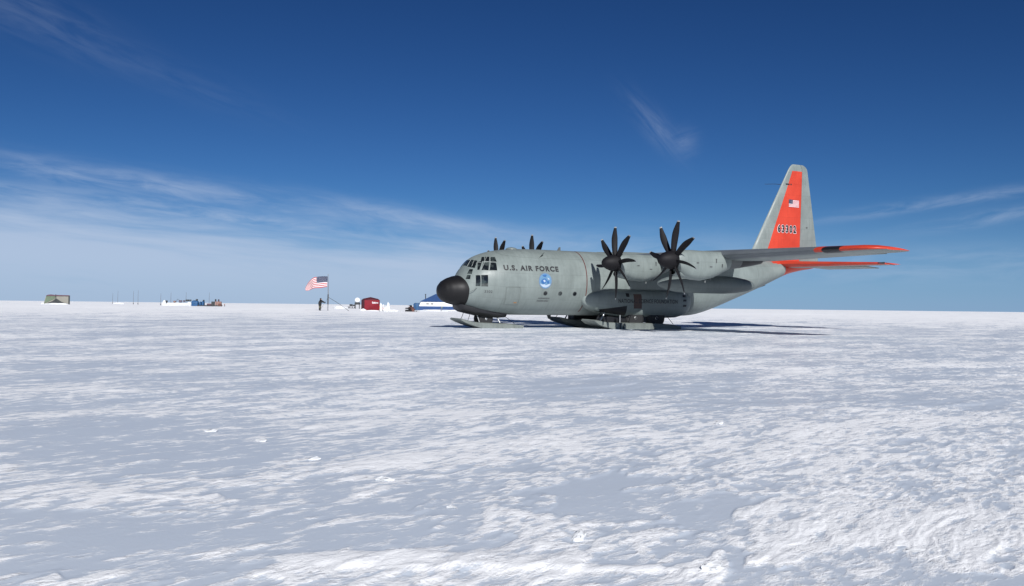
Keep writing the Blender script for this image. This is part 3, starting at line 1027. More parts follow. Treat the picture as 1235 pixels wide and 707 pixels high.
mb = MB(T)
flag_mesh(mb, lambda u, v, th: (17.40 + 0.98 * u, fin_y(17.40 + 0.98 * u, 9.0 - 0.55 * v) + 0.012 + th, 9.0 - 0.55 * v))
mb.build('fin_flag', [M['flag_red'], M['flag_white'], M['flag_blue']], fin, 0)
for (d, wd) in ((17.20, 0.12), (17.36, 0.20), (17.60, 0.10)):
    mb = MB(T)
    mb.box((d, fin_y(d, 10.05) + 0.01, 10.06), (wd, 0.02, 0.09))
    mb.build('fin_marking', M['letter'], fin, 0)
mb = MB(T)
mb.tube([(16.75, 0.05, 10.0), (16.2, 0.05, 10.0), (15.3, 0.05, 9.93)], [0.02, 0.016, 0.012], 6)
mb.build('wire_aerial', M['letter'], fin)
mb = MB(T)
mb.box((19.2, fin_y(19.2, 7.1) + 0.005, 7.1), (0.16, 0.02, 0.08))
mb.build('rudder_marking', M['letter_grey'], fin, 0)

# tailplane
for sg in (1, -1):
    st = []
    for y in (0.15, 1.0, 3.0, 6.0, 7.6, 7.9, 8.02):
        k = y / 8.02
        le, te = 15.75 + 1.75 * k, 20.15 - 0.55 * k
        tcv = 0.12 - 0.03 * k
        if y > 7.5:
            q = math.sqrt(max(0.05, 1 - ((y - 7.5) / 0.54) ** 2))
            le += (1 - q) * 0.5
            te -= (1 - q) * 0.2
            tcv *= 0.5 + 0.5 * q
        st.append((y, le, te - le, tcv, 0))
    rings, rx = surface_rings(st, lambda s, d, h, o: (d, sg * s, 4.42 + h), (0.16,), 12, 0.0, 0.5)

    def mf(i, j):
        x = (rx[j][0] + rx[(j + 1) % len(rx)][0]) / 2
        return 1 if (rx[j][1] > 0 or x < 0.15 or st[i][0] < 0.9) else 0
    mb = MB(T)
    mb.loft(rings, matf=mf)
    stab = mb.build('tailplane', [M['grey'], M['red']], plane, 40)
    mb = MB(T)
    mb.loft([[(18.6, sg * 1.2, 4.32), (20.25, sg * 1.2, 4.20), (20.25, sg * 1.2, 4.16), (18.6, sg * 1.2, 4.24)], [(18.5, sg * 6.0, 4.33), (19.85, sg * 6.0, 4.22), (19.85, sg * 6.0, 4.18), (18.5, sg * 6.0, 4.27)]])
    mb.build('elevator', M['grey'], stab, 20)
    mb = MB(T)
    mb.loft([[(17.5, sg * 7.92, 4.42), (17.5, sg * 7.92, 4.47), (17.5, sg * 8.04, 4.47), (17.5, sg * 8.04, 4.42)], [(18.0, sg * 7.92, 4.39), (18.0, sg * 7.92, 4.52), (18.0, sg * 8.05, 4.52), (18.0, sg * 8.05, 4.39)]])
    mb.tube([(18.1, sg * 8.0, 4.46), (18.9, sg * 8.02, 4.34)], [0.03, 0.012], 6)
    mb.build('static_rod', M['letter'], stab, 20)

# red tail cone over the fuselage skin: repaint those faces of the skin
fme = fuselage.data
fme.materials.append(M['red'])
for pl in fme.polygons:
    d, y, z = -pl.center.x, pl.center.y, pl.center.z
    if d > 16.5 or (d > 15.3 and z > 4.42):
        pl.material_index = 1

# ramp bumper under the tail
mb = MB(T)
mb.loft([[(14.6, -0.35, 2.80), (14.6, 0.35, 2.80), (14.6, 0.3, 2.72), (14.6, -0.3, 2.72)], [(15.35, -0.3, 3.10), (15.35, 0.3, 3.10), (15.35, 0.25, 2.93), (15.35, -0.25, 2.93)]])
mb.build('tail_bumper', M['grey_dark'], plane, 20)

# --- engines
ENG = [(5.04, 3.93, 4.4), (10.39, 4.01, -11.2), (-5.04, 3.92, 6.0), (-10.39, 4.02, 15.0)]


def nacelle(y0, z0):
    sec = [(0.10, -0.03, 0.47, 0.47), (0.22, -0.05, 0.53, 0.55), (0.5, -0.12, 0.57, 0.66), (1.0, -0.20, 0.62, 0.76), (1.7, -0.24, 0.64, 0.79), (2.5, -0.16, 0.62, 0.70), (3.1, -0.02, 0.58, 0.56), (3.42, 0.05, 0.55, 0.49)]
    m = MB(T)
    rings = []
    for (d, zo, hw, hh) in sec:
        ring = []
        for k in range(28):
            a = 2 * math.pi * k / 28
            e = 2 / 2.5
            ring.append((d, y0 + hw * math.copysign(abs(math.sin(a)) ** e, math.sin(a)), z0 + zo + hh * math.copysign(abs(math.cos(a)) ** e, math.cos(a))))
        rings.append(ring)
    m.loft(rings)
    na = m.build('engine_nacelle', M['grey'], plane, 50)
    m = MB(T)
    rings = []
    for (d, zo, hw, hh) in ((3.40, 0.06, 0.53, 0.47), (4.2, 0.10, 0.50, 0.42), (5.2, 0.14, 0.38, 0.30), (5.8, 0.16, 0.27, 0.20), (5.78, 0.16, 0.22, 0.15), (5.2, 0.16, 0.20, 0.13)):
        rings.append([(d, y0 + hw * math.sin(2 * math.pi * k / 24), z0 + zo + hh * math.cos(2 * math.pi * k / 24)) for k in range(24)])
    m.loft(rings, matf=lambda i, j: 1 if i >= 1 else 0)  # black rear part paints in the shadowed gap under the wing
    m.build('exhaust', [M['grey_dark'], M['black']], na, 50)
    m = MB(T)
    rings = []
    for (d, zo, hw, hh) in ((0.30, -0.60, 0.20, 0.10), (0.02, -0.60, 0.24, 0.14), (0.04, -0.61, 0.27, 0.17), (0.5, -0.68, 0.30, 0.20), (1.2, -0.82, 0.24, 0.18), (1.6, -0.92, 0.1, 0.08)):
        rings.append([(d, y0 + hw * math.sin(2 * math.pi * k / 20), z0 + zo + hh * math.cos(2 * math.pi * k / 20)) for k in range(20)])
    m.loft(rings, matf=lambda i, j: 1 if i == 0 else 0)
    m.build('air_scoop', [M['grey'], M['black']], na, 50)
    for (d, z, wd, hg) in ((1.15, -0.12, 0.14, 0.05), (2.35, 0.02, 0.05, 0.22), (2.0, -0.30, 0.16, 0.05), (2.75, -0.22, 0.05, 0.16)):
        m = MB(T)
        m.box((d, y0 + 0.60, z0 + z), (wd, 0.08, hg))
        m.build('nacelle_vent', M['letter_grey'], na, 0)
    m = MB(T)
    m.tube([(2.0, y0 + 0.15, z0 - 0.98), (2.0, y0 + 0.15, z0 - 1.12)], 0.05, 8)
    m.build('drain_mast', M['grey_dark'], na)
    m = MB(T)
    m.tube([(2.55, y0 - 0.1, z0 - 0.80), (2.55, y0 - 0.1, z0 - 0.98)], 0.04, 8)
    m.build('drain_mast', M['grey_dark'], na)
    return na


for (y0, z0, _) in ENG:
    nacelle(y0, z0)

# propeller: spinner (origin on the shaft) and eight swept blades
mb = MB(lambda p: (-p[0], p[1], p[2]))
mb.rev([(-0.90, 0.004), (-0.86, 0.12), (-0.76, 0.24), (-0.58, 0.35), (-0.36, 0.43), (-0.12, 0.475), (0.08, 0.49), (0.13, 0.46)], (0, 0, 0), 'd', 32)
prop0 = mb.build('propeller', M['prop'], plane, 50)
mb = MB()
rings = []
NB = 17
for i in range(NB + 1):
    t = i / 16 if i < 16 else (0.962 if i == 16 else 1.0)
    t = min(t, 0.955) if i == 15 else t
    r = 0.30 + t * 1.76
    if t < 0.12:
        ch, thk = 0.20, 0.17 - 0.5 * t
    else:
        q = (t - 0.12) / 0.88
        ch = 0.28 + 0.07 * math.sin(min(1, q * 1.25) * math.pi * 0.75) - 0.05 * q ** 3
        thk = 0.11 * (1 - q) ** 0.8 + 0.022
    ch *= 1 - 0.55 * max(0.0, (t - 0.62) / 0.38) ** 1.6
    sweep = -0.06 * math.sin(math.pi * min(1, t * 0.95)) + 0.08 * t ** 3
    beta = R(64 - 16 * t)
    ring = []
    for k in range(12):
        a = 2 * math.pi * k / 12
        u, v = math.cos(a) * ch / 2, math.sin(a) * thk / 2
        # chord runs clockwise (+y seen from the front) and aft (-x)
        yy = sweep + u * math.cos(beta) + v * math.sin(beta)
        xx = -u * math.sin(beta) + v * math.cos(beta)
        ring.append((xx, yy, r))
    rings.append(ring)
NB = len(rings) - 2
mb.loft(rings, matf=lambda i, j: 1 if i >= NB else 0)
blade0 = mb.build('blade', [M['prop'], M['tip']], prop0, 60)
first = True
for (y0, z0, ph) in ENG:
    pr = prop0 if first else link(prop0.copy())
    pr.parent = plane
    pr.location = T((0.0, y0, z0))
    for k in range(8):
        b = blade0 if (first and k == 0) else link(blade0.copy())
        b.parent = pr
        b.rotation_euler = (R(ph - 45 * k), 0, 0)
    first = False
# ENG angles: measured anticlockwise from upright, seen from the front

# --- tanks under the wings, between the engines
for sg in (1, -1):
    zt, yt = 2.82, sg * 7.7
    mb = MB(T)
    mb.rev([(1.0, 0.01), (1.08, 0.12), (1.25, 0.22), (1.6, 0.35), (2.2, 0.45), (3.0, 0.50), (5.6, 0.50), (6.4, 0.46), (7.1, 0.36), (7.55, 0.25), (7.75, 0.12)], (0, yt, zt), 'd', 28)
    tank = mb.build('fuel_tank', M['grey_shaded_tank'], plane, 50)
    mb = MB(T)
    mb.loft([[(3.0, yt - 0.05, 3.22), (3.4, yt - 0.13, 3.22), (5.4, yt - 0.13, 3.22), (6.2, yt - 0.03, 3.22), (6.2, yt + 0.03, 3.22), (5.4, yt + 0.13, 3.22), (3.4, yt + 0.13, 3.22), (3.0, yt + 0.05, 3.22)],
             [(2.9, yt - 0.05, 4.2), (3.3, yt - 0.13, 4.2), (5.6, yt - 0.13, 4.2), (6.4, yt - 0.03, 4.2), (6.4, yt + 0.03, 4.2), (5.6, yt + 0.13, 4.2), (3.3, yt + 0.13, 4.2), (2.9, yt + 0.05, 4.2)]])
    mb.build('pylon', M['grey'], tank, 40)

# --- main gear housings
SP = np.array([(-0.20, 0.20, 0.10, 1.78), (-0.10, 0.34, 0.26, 1.77), (0.15, 0.50, 0.44, 1.75), (0.6, 0.66, 0.60, 1.71), (1.2, 0.80, 0.74, 1.66), (2.1, 0.92, 0.86, 1.61), (3.0, 0.94, 0.89, 1.60), (5.8, 0.94, 0.89, 1.60),
               (6.6, 0.92, 0.86, 1.60), (7.1, 0.84, 0.76, 1.62), (7.5, 0.66, 0.58, 1.66), (7.72, 0.42, 0.34, 1.70), (7.80, 0.22, 0.14, 1.72)])
SPY = 1.55


def spon(d):
    return [float(np.interp(d, SP[:, 0], SP[:, c])) for c in (1, 2, 3)]


def spon_y(d, z):
    wv, h, zc = spon(d)
    return SPY + wv * max(0.0, 1 - abs((z - zc) / h) ** 2.8) ** (1 / 2.8)


for sg in (1, -1):
    mb = MB(T)
    rings = []
    for d in sorted(set(list(SP[:, 0]) + list(np.arange(0, 7.8, 0.3)))):
        wv, h, zc = spon(d)
        e = 2 / 2.8
        rings.append([(d, sg * (SPY + wv * math.copysign(abs(math.sin(a)) ** e, math.sin(a))), zc + h * math.copysign(abs(math.cos(a)) ** e, math.cos(a))) for a in [2 * math.pi * k / 36 for k in range(36)]])
    mb.loft(rings)
    house = mb.build('gear_housing', M['grey'], plane, 50)

    def plate(pts, name, mat, off=0.015, parent=house, sg=sg):
        m = MB(T)
        n = 6
        g, g2 = [], []
        for i in range(n + 1):
            for j in range(n + 1):
                u, v = i / n, j / n
                d = (pts[0][0] * (1 - u) + pts[1][0] * u) * (1 - v) + (pts[3][0] * (1 - u) + pts[2][0] * u) * v
                z = (pts[0][1] * (1 - u) + pts[1][1] * u) * (1 - v) + (pts[3][1] * (1 - u) + pts[2][1] * u) * v
                g.append((d, sg * (spon_y(d, z) + off), z))
                g2.append((d, sg * (spon_y(d, z) - 0.03), z))
        N = (n + 1) ** 2
        fs = []
        for i in range(n):
            for j in range(n):
                q = (i * (n + 1) + j, (i + 1) * (n + 1) + j, (i + 1) * (n + 1) + j + 1, i * (n + 1) + j + 1)
                fs += [q, tuple(N + k for k in q[::-1])]
        rim = [i * (n + 1) for i in range(n + 1)] + [n * (n + 1) + j for j in range(1, n + 1)] + [i * (n + 1) + n for i in range(n - 1, -1, -1)] + [j for j in range(n - 1, 0, -1)]
        fs += [(rim[i], rim[(i + 1) % len(rim)], N + rim[(i + 1) % len(rim)], N + rim[i]) for i in range(len(rim))]
        m.add(g + g2, fs)
        return m.build(name, mat, parent, 30)
    plate([(0.45, 1.18), (2.55, 1.46), (2.55, 0.85), (0.8, 1.08)], 'black_plate', M['black'])  # black four-cornered plate low on the front of the housing
    plate([(3.05, 1.30), (3.62, 1.30), (3.62, 2.18), (3.05, 2.18)], 'access_panel', M['brown'])
    plate([(2.52, 2.00), (2.74, 2.00), (2.74, 2.22), (2.52, 2.22)], 'intake_port', M['black'])
    for z in (2.10, 1.83, 1.50):
        plate([(6.75, z - 0.06), (7.02, z - 0.06), (7.05, z + 0.07), (6.80, z + 0.07)], 'louvre', M['black'])
    if sg == 1:
        lettering('NATIONAL SCIENCE FOUNDATION', lambda u, v, th: (1.95 + u, spon_y(1.95 + u, 1.63 + v) + 0.008 + th, 1.63 + v), 4.35, 0.25, 'lettering', M['letter'], house, 0.015, 1.1)

# --- skis and wheels
def ski(name, prof, y0, y1, parent):
    m = MB(T)
    n = len(prof)
    rings = []
    for y, ins in ((y0, 0.06), (y0 + 0.06, 0.0), (y1 - 0.06, 0.0), (y1, 0.06)):
        cz = sum(p[1] for p in prof) / n
        rings.append([(d, y, z + (ins * 0.5 if z < cz else -ins * 0.5)) for d, z in prof])
    m.loft(rings)
    return m.build(name, M['ski'], parent, 30)


def wheel(c, r, wd, parent):
    m = MB(T)
    m.rev([(-wd * 0.5, r * 0.62), (-wd * 0.5, r * 0.85), (-wd * 0.34, r * 0.97), (0, r), (wd * 0.34, r * 0.97), (wd * 0.5, r * 0.85), (wd * 0.5, r * 0.62)], c, 'y', 28)
    wh = m.build('wheel', M['rubber'], parent, 50)
    m = MB(T)
    m.rev([(-wd * 0.46, r * 0.63), (-wd * 0.36, r * 0.3), (-wd * 0.52, r * 0.12), (wd * 0.52, r * 0.12), (wd * 0.36, r * 0.3), (wd * 0.46, r * 0.63)], c, 'y', 24)
    m.build('rim', M['steel'], wh, 40)
    return wh


nose_prof = [(-7.62, 0.52), (-7.35, 0.38), (-6.95, 0.20), (-6.5, 0.06), (-6.1, -0.03), (-3.85, -0.03), (-3.6, 0.04), (-3.62, 0.16), (-4.2, 0.27), (-5.6, 0.33), (-6.5, 0.36), (-7.1, 0.46), (-7.58, 0.58)]
nski = ski('nose_ski', nose_prof, -0.85, 0.85, plane)
main_prof = [(0.05, 0.56), (0.35, 0.36), (0.9, 0.16), (1.5, 0.02), (2.0, -0.05), (5.9, -0.05), (6.3, 0.05), (6.28, 0.22), (5.6, 0.36), (4.3, 0.42), (2.2, 0.44), (1.0, 0.47), (0.1, 0.62)]
for sg in (1, -1):
    a, b = sorted((sg * 1.30, sg * 2.92))
    msk = ski('main_ski', main_prof, a, b, plane)
    for d in (1.82, 2.05):
        m = MB(T)
        m.box((d, sg * 2.925, 0.22), (0.05, 0.02, 0.36))
        m.build('tie_strap', M['black'], msk, 0)
    for d in (3.35, 4.90):
        wheel((d, sg * 2.05, 0.72), 0.66, 0.46, plane)
    for d in (3.35, 4.90):
        m = MB(T)
        m.tube([(d, sg * 1.65, 1.2), (d, sg * 1.65, 0.45)], 0.11, 10)
        m.tube([(d, sg * 1.65, 0.6), (d + 0.5, sg * 1.7, 0.42)], 0.06, 8)
        m.build('main_gear_strut', M['steel'], plane, 40)
    m = MB(T)
    m.tube([(1.2, sg * 2.1, 1.0), (0.85, sg * 2.1, 0.44)], 0.045, 8)
    m.build('ski_link', M['steel'], plane, 40)
    m = MB(T)
    m.tube([(2.15, sg * 2.35, 0.9), (2.15, sg * 2.35, 0.42)], 0.04, 8)
    m.build('ski_link', M['steel'], plane, 40)
    m = MB(T)
    m.box((3.3, sg * 1.75, 0.62), (4.4, 0.75, 0.34))
    m.build('gear_beam', M['black'], plane, 0, 0.05)
for a_, b_ in (((-6.9, 0.45, 1.0), (-7.1, 0.55, 0.42)), ((-4.9, 0.4, 0.85), (-4.1, 0.6, 0.30)), ((-6.9, -0.45, 1.0), (-7.1, -0.55, 0.42))):
    m = MB(T)
    m.tube([a_, tuple((p + q) / 2 + (0.03 if k == 0 else 0) for k, (p, q) in enumerate(zip(a_, b_))), b_], 0.016, 6)
    m.build('ski_cable', M['black'], plane)
for sg in (1, -1):
    for a_, b_ in (((0.9, sg * 2.3, 1.2), (0.35, sg * 2.5, 0.50)), ((5.6, sg * 2.35, 0.85), (6.0, sg * 2.5, 0.34)), ((2.9, sg * 2.45, 0.95), (2.6, sg * 2.7, 0.44))):
        m = MB(T)
        m.tube([a_, b_], 0.018, 6)
        m.build('ski_cable', M['black'], plane)
for y in (-0.27, 0.27):
    wheel((-5.85, y, 0.55), 0.47, 0.28, plane)
m = MB(T)
m.tube([(-5.85, 0, 1.1), (-5.85, 0, 0.45)], 0.10, 10)
m.tube([(-5.85, -0.42, 0.55), (-5.85, 0.42, 0.55)], 0.06, 8)
m.tube([(-5.0, 0.0, 1.0), (-5.75, 0.0, 0.6)], 0.06, 8)
m.build('nose_gear_strut', M['steel'], plane, 40)
for a_, b_ in (((-6.45, 0.3, 0.95), (-6.3, 0.45, 0.36)), ((-5.25, 0.3, 0.9), (-5.0, 0.5, 0.33))):
    m = MB(T)
    m.tube([a_, b_], 0.035, 8)
    m.build('ski_link', M['steel'], plane, 40)
m = MB(T)
rings = []
for (d, zt, zb, hw) in ((-7.72, 1.42, 1.30, 0.30), (-7.6, 1.42, 1.10, 0.55), (-7.3, 1.35, 0.95, 0.72), (-6.7, 1.2, 0.82, 0.80), (-6.2, 1.1, 0.72, 0.80), (-5.2, 1.0, 0.62, 0.74), (-4.6, 1.0, 0.66, 0.60)):
    rings.append([(d, -hw, zt), (d, -hw, (zt + zb) / 2), (d, -hw * 0.7, zb), (d, hw * 0.7, zb), (d, hw, (zt + zb) / 2), (d, hw, zt)])
m.loft(rings)
m.build('nose_gear_fairing', M['black'], plane, 50)
m = MB(T)
m.tube([(-7.0, 0.42, 1.15), (-7.02, 0.44, 0.92)], 0.035, 8)
m.build('chin_mast', M['white'], plane)


# ------------------------------------------------------------------ the camp
def spot(px, depth):
    """a place in the field: photo column and distance"""
    x = (px - 617.5) / FPX * depth
    return (x, depth, ground(x, depth))


def lump(name, label, cat, loc, size, seed, group=None, mat=None, rz=0.0, sharp=0.25, seg=5):
    """an uneven heap or block of snow"""
    rnd = random.Random(seed)
    bm = bmesh.new()
    bmesh.ops.create_icosphere(bm, subdivisions=seg if max(size) > 2 else 4, radius=1.0)
    off = [rnd.uniform(0, 50) for _ in range(3)]
    xs = np.array([v.co[:] for v in bm.verts])
    n = pn(xs[:, 0] * 1.3 + off[0], xs[:, 2] * 1.5 + xs[:, 1] * 1.1 + off[1], seed) + 0.5 * pn(xs[:, 0] * 3.1 + off[1], xs[:, 1] * 3.3 + xs[:, 2] * 2 + off[2], seed + 1) + 0.25 * pn(xs[:, 0] * 7 + off[1], xs[:, 1] * 7 + xs[:, 2] * 6, seed + 2)
    for v, k in zip(bm.verts, n):
        q = 1 + sharp * float(k)
        v.co = Vector((v.co.x * size[0] / 2 * q, v.co.y * size[1] / 2 * q, (v.co.z * q * 0.8 + 0.2) * size[2] / 1.0))
    me = bpy.data.meshes.new(name)
    bm.to_mesh(me)
    bm.free()
    me.polygons.foreach_set('use_smooth', [True] * len(me.polygons))
    me.materials.append(mat or M['snow_lump'])
    o = link(bpy.data.objects.new(name, me))
    o.location = loc
    o.rotation_euler = (0, 0, rz)
    return tag(o, label, cat, group)


M['tent_red'] = mat_plain('tent_red', (0.20, 0.012, 0.022), 0.75, 0.2, 1.5, 0, 0.3, 0.3, 3.0)
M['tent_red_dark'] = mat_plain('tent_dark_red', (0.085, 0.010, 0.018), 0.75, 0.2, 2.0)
M['tent_blue'] = mat_plain('tent_blue', (0.026, 0.072, 0.20), 0.75, 0.2, 1.2)
M['tent_white'] = mat_plain('tent_white', (0.80, 0.82, 0.84), 0.75, 0.05, 1.5)
M['tarp_blue'] = mat_plain('tarp_blue', (0.012, 0.075, 0.19), 0.6, 0.3, 2.0, 0, 0.5, 0.6, 3.0)
M['canvas'] = mat_plain('canvas_tan', (0.26, 0.25, 0.215), 0.85, 0.15, 1.0)
M['canvas_green'] = mat_plain('canvas_green', (0.13, 0.17, 0.115), 0.85, 0.25, 1.2)
M['canvas_dark'] = mat_plain('canvas_dark', (0.045, 0.05, 0.052), 0.85, 0.25, 1.2)
M['canvas_plum'] = mat_plain('roof_plum', (0.12, 0.065, 0.085), 0.8, 0.2, 1.5)
M['wood'] = mat_plain('bamboo', (0.22, 0.19, 0.16), 0.7, 0.2, 6.0)
M['metal_dark'] = mat_plain('dark_metal', (0.05, 0.052, 0.055), 0.5, 0.2, 6.0, 0.3)
M['pole'] = mat_plain('pole_grey', (0.20, 0.21, 0.23), 0.45, 0.15, 4.0, 0.4)
M['rust'] = mat_plain('brown_load', (0.13, 0.055, 0.04), 0.75, 0.3, 2.0)
M['pink'] = mat_plain('pale_red_load', (0.30, 0.17, 0.14), 0.75, 0.25, 2.0)
M['cloth_black'] = mat_plain('jacket_black', (0.014, 0.015, 0.018), 0.8, 0.2, 8.0)
M['cloth_olive'] = mat_plain('trousers_olive', (0.11, 0.105, 0.065), 0.85, 0.2, 8.0)
M['skin'] = mat_plain('skin', (0.45, 0.27, 0.20), 0.55, 0.08, 10.0)
M['orange'] = mat_plain('marker_orange', (0.55, 0.16, 0.07), 0.7, 0.1, 5.0)

# --- flag pole and flag
FD = 125.0
PXM = FD / FPX
fx, fy, fz = spot(395.7, FD)
pole = thing('flagpole', 'thin grey metal flagpole held by guy lines beside the person in black', 'flagpole', (fx, fy, fz - 0.1))
mb = MB()
mb.tube([(0, 0, 0), (0, 0, 2.3), (-0.03, 0, 5.0)], [0.055, 0.05, 0.03], 10)
mb.build('pole', M['pole'], pole)
mb = MB()
mb.tube([(0, 0, 1.0), (0.01, 0, 2.35)], 0.085, 10)
mb.build('sleeve', M['metal_dark'], pole)
mb = MB()
mb.rev([(0, 0.01), (0.03, 0.05), (0.08, 0.06), (0.12, 0.04), (0.14, 0.01)], (-0.03, 0, 5.0), 'z', 12)
mb.build('finial', M['steel'], pole)
mb = MB()
mb.tube([(0, 0, 2.0), (1.4, 0.1, 1.15), (2.85, 0.2, 0.12)], 0.028, 6)
mb.build('guy_line', M['metal_dark'], pole)
mb = MB()
mb.tube([(0, 0, 1.9), (-0.8, 0.9, 0.9), (-1.5, 1.8, 0.1)], 0.012, 6)
mb.build('guy_line', M['metal_dark'], pole)
mb = MB()
mb.tube([(0.07, -0.03, 0.9), (0.09, -0.05, 2.9), (-0.02, -0.02, 4.9)], 0.012, 6)
mb.build('halyard', M['wood'], pole)

TOPC = [(-0.10, 4.72), (-1.08, 4.70), (-1.92, 4.56), (-2.55, 3.98), (-3.22, 3.15)]
BOTC = [(-0.14, 3.28), (-1.00, 3.16), (-1.80, 3.06), (-2.45, 2.90), (-3.05, 2.72)]


def pol(C, u):
    n = len(C) - 1
    i = min(int(u * n), n - 1)
    t = u * n - i
    p = [C[max(i - 1, 0)], C[i], C[i + 1], C[min(i + 2, n)]]
    return tuple(0.5 * ((2 * p[1][k]) + (-p[0][k] + p[2][k]) * t + (2 * p[0][k] - 5 * p[1][k] + 4 * p[2][k] - p[3][k]) * t * t + (-p[0][k] + 3 * p[1][k] - 3 * p[2][k] + p[3][k]) * t**3) for k in (0, 1))


def flag_pt(u, v, lift):
    a, b = pol(TOPC, u), pol(BOTC, u)
    x = a[0] * (1 - v) + b[0] * v
    z = a[1] * (1 - v) + b[1] * v
    y = 0.30 * u * math.sin(7.5 * u + 2.2 * v) + 0.10 * math.sin(13 * u - 3 * v) * u + 0.05 * math.sin(5 * v + 9 * u)
    z += 0.05 * math.sin(11 * u + 2 * v) * u
    return (x, y - lift, z)


mb = MB()
flag_mesh(mb, flag_pt, 50, 2, 0.012)
flag = mb.build('flag', [M['flag_red'], M['flag_white'], M['flag_blue']], None, 60)
for mt in ('flag_red', 'flag_white', 'flag_blue'):
    pass
flag.location = (fx, fy, fz)
tag(flag, 'star spangled red white and blue flag blowing left from the pole', 'flag')


# --- the person at the pole, bending a little, arms towards the pole
def person(name, label, loc, rz, lean=0.18, reach=True, jacket='cloth_black', trousers='cloth_olive'):
    bm = bmesh.new()
    J = {}

    def V(k, p, r):
        J[k] = (bm.verts.new(p), r)
    V('pelvis', (0.0, 0, 0.95), 0.263)
    V('waist', (0.05 * lean * 4, 0, 1.12), 0.270)
    V('chest', (0.20 * lean * 3, 0, 1.35), 0.304)
    V('neck', (0.28 * lean * 3, 0, 1.52), 0.095)
    V('head0', (0.33 * lean * 3, 0, 1.60), 0.119)
    V('head1', (0.38 * lean * 3, 0, 1.71), 0.115)
    for s, n in ((1, 'l'), (-1, 'r')):
        V(n + 'hip', (0.0, 0.09 * s, 0.88), 0.182)
        V(n + 'knee', (0.03, 0.11 * s, 0.50), 0.149)
        V(n + 'ankle', (-0.02, 0.12 * s, 0.12), 0.121)
        V(n + 'toe', (0.15, 0.13 * s, 0.055), 0.074)
        V(n + 'sh', (0.24 * lean * 3, 0.19 * s, 1.43), 0.155)
        if reach:
            V(n + 'el', (0.30 + 0.24 * lean * 3, 0.22 * s, 1.27), 0.115)
            V(n + 'wr', (0.56 + 0.22 * lean * 3, 0.10 * s, 1.18), 0.062)
        else:
            V(n + 'el', (0.02, 0.27 * s, 1.15), 0.084)
            V(n + 'wr', (0.12, 0.24 * s, 0.92), 0.062)
    E = [('pelvis', 'waist'), ('waist', 'chest'), ('chest', 'neck'), ('neck', 'head0'), ('head0', 'head1')]
    for n in 'lr':
        E += [('pelvis', n + 'hip'), (n + 'hip', n + 'knee'), (n + 'knee', n + 'ankle'), (n + 'ankle', n + 'toe'), ('chest', n + 'sh'), (n + 'sh', n + 'el'), (n + 'el', n + 'wr')]
    for a, b in E:
        bm.edges.new((J[a][0], J[b][0]))
    bm.verts.index_update()
    rad = {v.index: r for v, r in J.values()}
    root = J['pelvis'][0].index
    wr = [tuple(J[n + 'wr'][0].co) for n in 'lr']
    hd = tuple(J['head0'][0].co)
    me = bpy.data.meshes.new('skeleton')
    bm.to_mesh(me)
    bm.free()
    o = link(bpy.data.objects.new('skeleton', me))
    md = o.modifiers.new('skin', 'SKIN')
    md.use_smooth_shade = True
    for i, sv in enumerate(me.skin_vertices[0].data):
        sv.radius = (rad[i], rad[i])
        sv.use_root = (i == root)
    o.modifiers.new('sub', 'SUBSURF').levels = 2
    bpy.context.view_layer.update()
    dg = bpy.context.evaluated_depsgraph_get()
    body = bpy.data.meshes.new_from_object(o.evaluated_get(dg))
    bpy.data.objects.remove(o)
    body.name = name
    body.materials.clear()
    for mt in (M[jacket], M[trousers], M['cloth_black'], M['skin']):
        body.materials.append(mt)
    for p in body.polygons:
        z = p.center.z
        p.material_index = 2 if z < 0.40 else (1 if z < 0.72 else (3 if z > 1.56 else 0))
        p.use_smooth = True
    root_o = link(bpy.data.objects.new(name, body))
    root_o.location = loc
    root_o.rotation_euler = (0, 0, rz)
    tag(root_o, label, 'person')
    # fur-edged hood, face, gloves with fingers
    m = MB()
    rings = []
    for i in range(7):
        a = math.pi * i / 6
        rings.append([(hd[0] - 0.03 + 0.13 * math.cos(t) * math.sin(a) - 0.03, hd[1] + 0.125 * math.sin(t) * math.sin(a), hd[2] + 0.045 + 0.155 * math.cos(a)) for t in [2 * math.pi * k / 14 for k in range(14)]])
    m.loft(rings)
    m.build('hood', M[jacket], root_o, 60)
    m = MB()
    m.rev([(-0.01, 0.03), (0.0, 0.022), (0.02, 0.004)], (hd[0] + 0.085, hd[1], hd[2] + 0.02), 'x', 8)
    m.box((hd[0] + 0.088, hd[1], hd[2] - 0.04), (0.01, 0.05, 0.012))
    for s in (-1, 1):
        m.box((hd[0] + 0.086, hd[1] + 0.033 * s, hd[2] + 0.045), (0.01, 0.026, 0.012))
    m.build('face', M['skin'], root_o)
    for s, wv in zip((1, -1), wr):
        m = MB()
        m.tube([wv, (wv[0] + 0.05, wv[1], wv[2] - 0.01), (wv[0] + 0.10, wv[1], wv[2] - 0.015)], [0.045, 0.05, 0.044], 10)
        for k in range(4):
            yo = wv[1] + (k - 1.5) * 0.022
            ln = (0.062, 0.072, 0.068, 0.052)[k]
            m.tube([(wv[0] + 0.09, yo, wv[2] - 0.01), (wv[0] + 0.09 + ln * 0.7, yo, wv[2] - 0.025), (wv[0] + 0.09 + ln * 0.8, yo, wv[2] - 0.065)], [0.012, 0.011, 0.009], 6)
        m.tube([(wv[0] + 0.04, wv[1] - 0.04 * s, wv[2]), (wv[0] + 0.08, wv[1] - 0.068 * s, wv[2] - 0.02), (wv[0] + 0.11, wv[1] - 0.066 * s, wv[2] - 0.045)], [0.014, 0.012, 0.010], 6)
        m.build('glove', M['cloth_black'], root_o)
    return root_o


px_, py_, pz_ = spot(386.0, FD + 0.2)
person('person', 'person in black hooded jacket and olive trousers reaching towards the flagpole', (px_, py_, pz_ - 0.03), 0.0, 0.16)

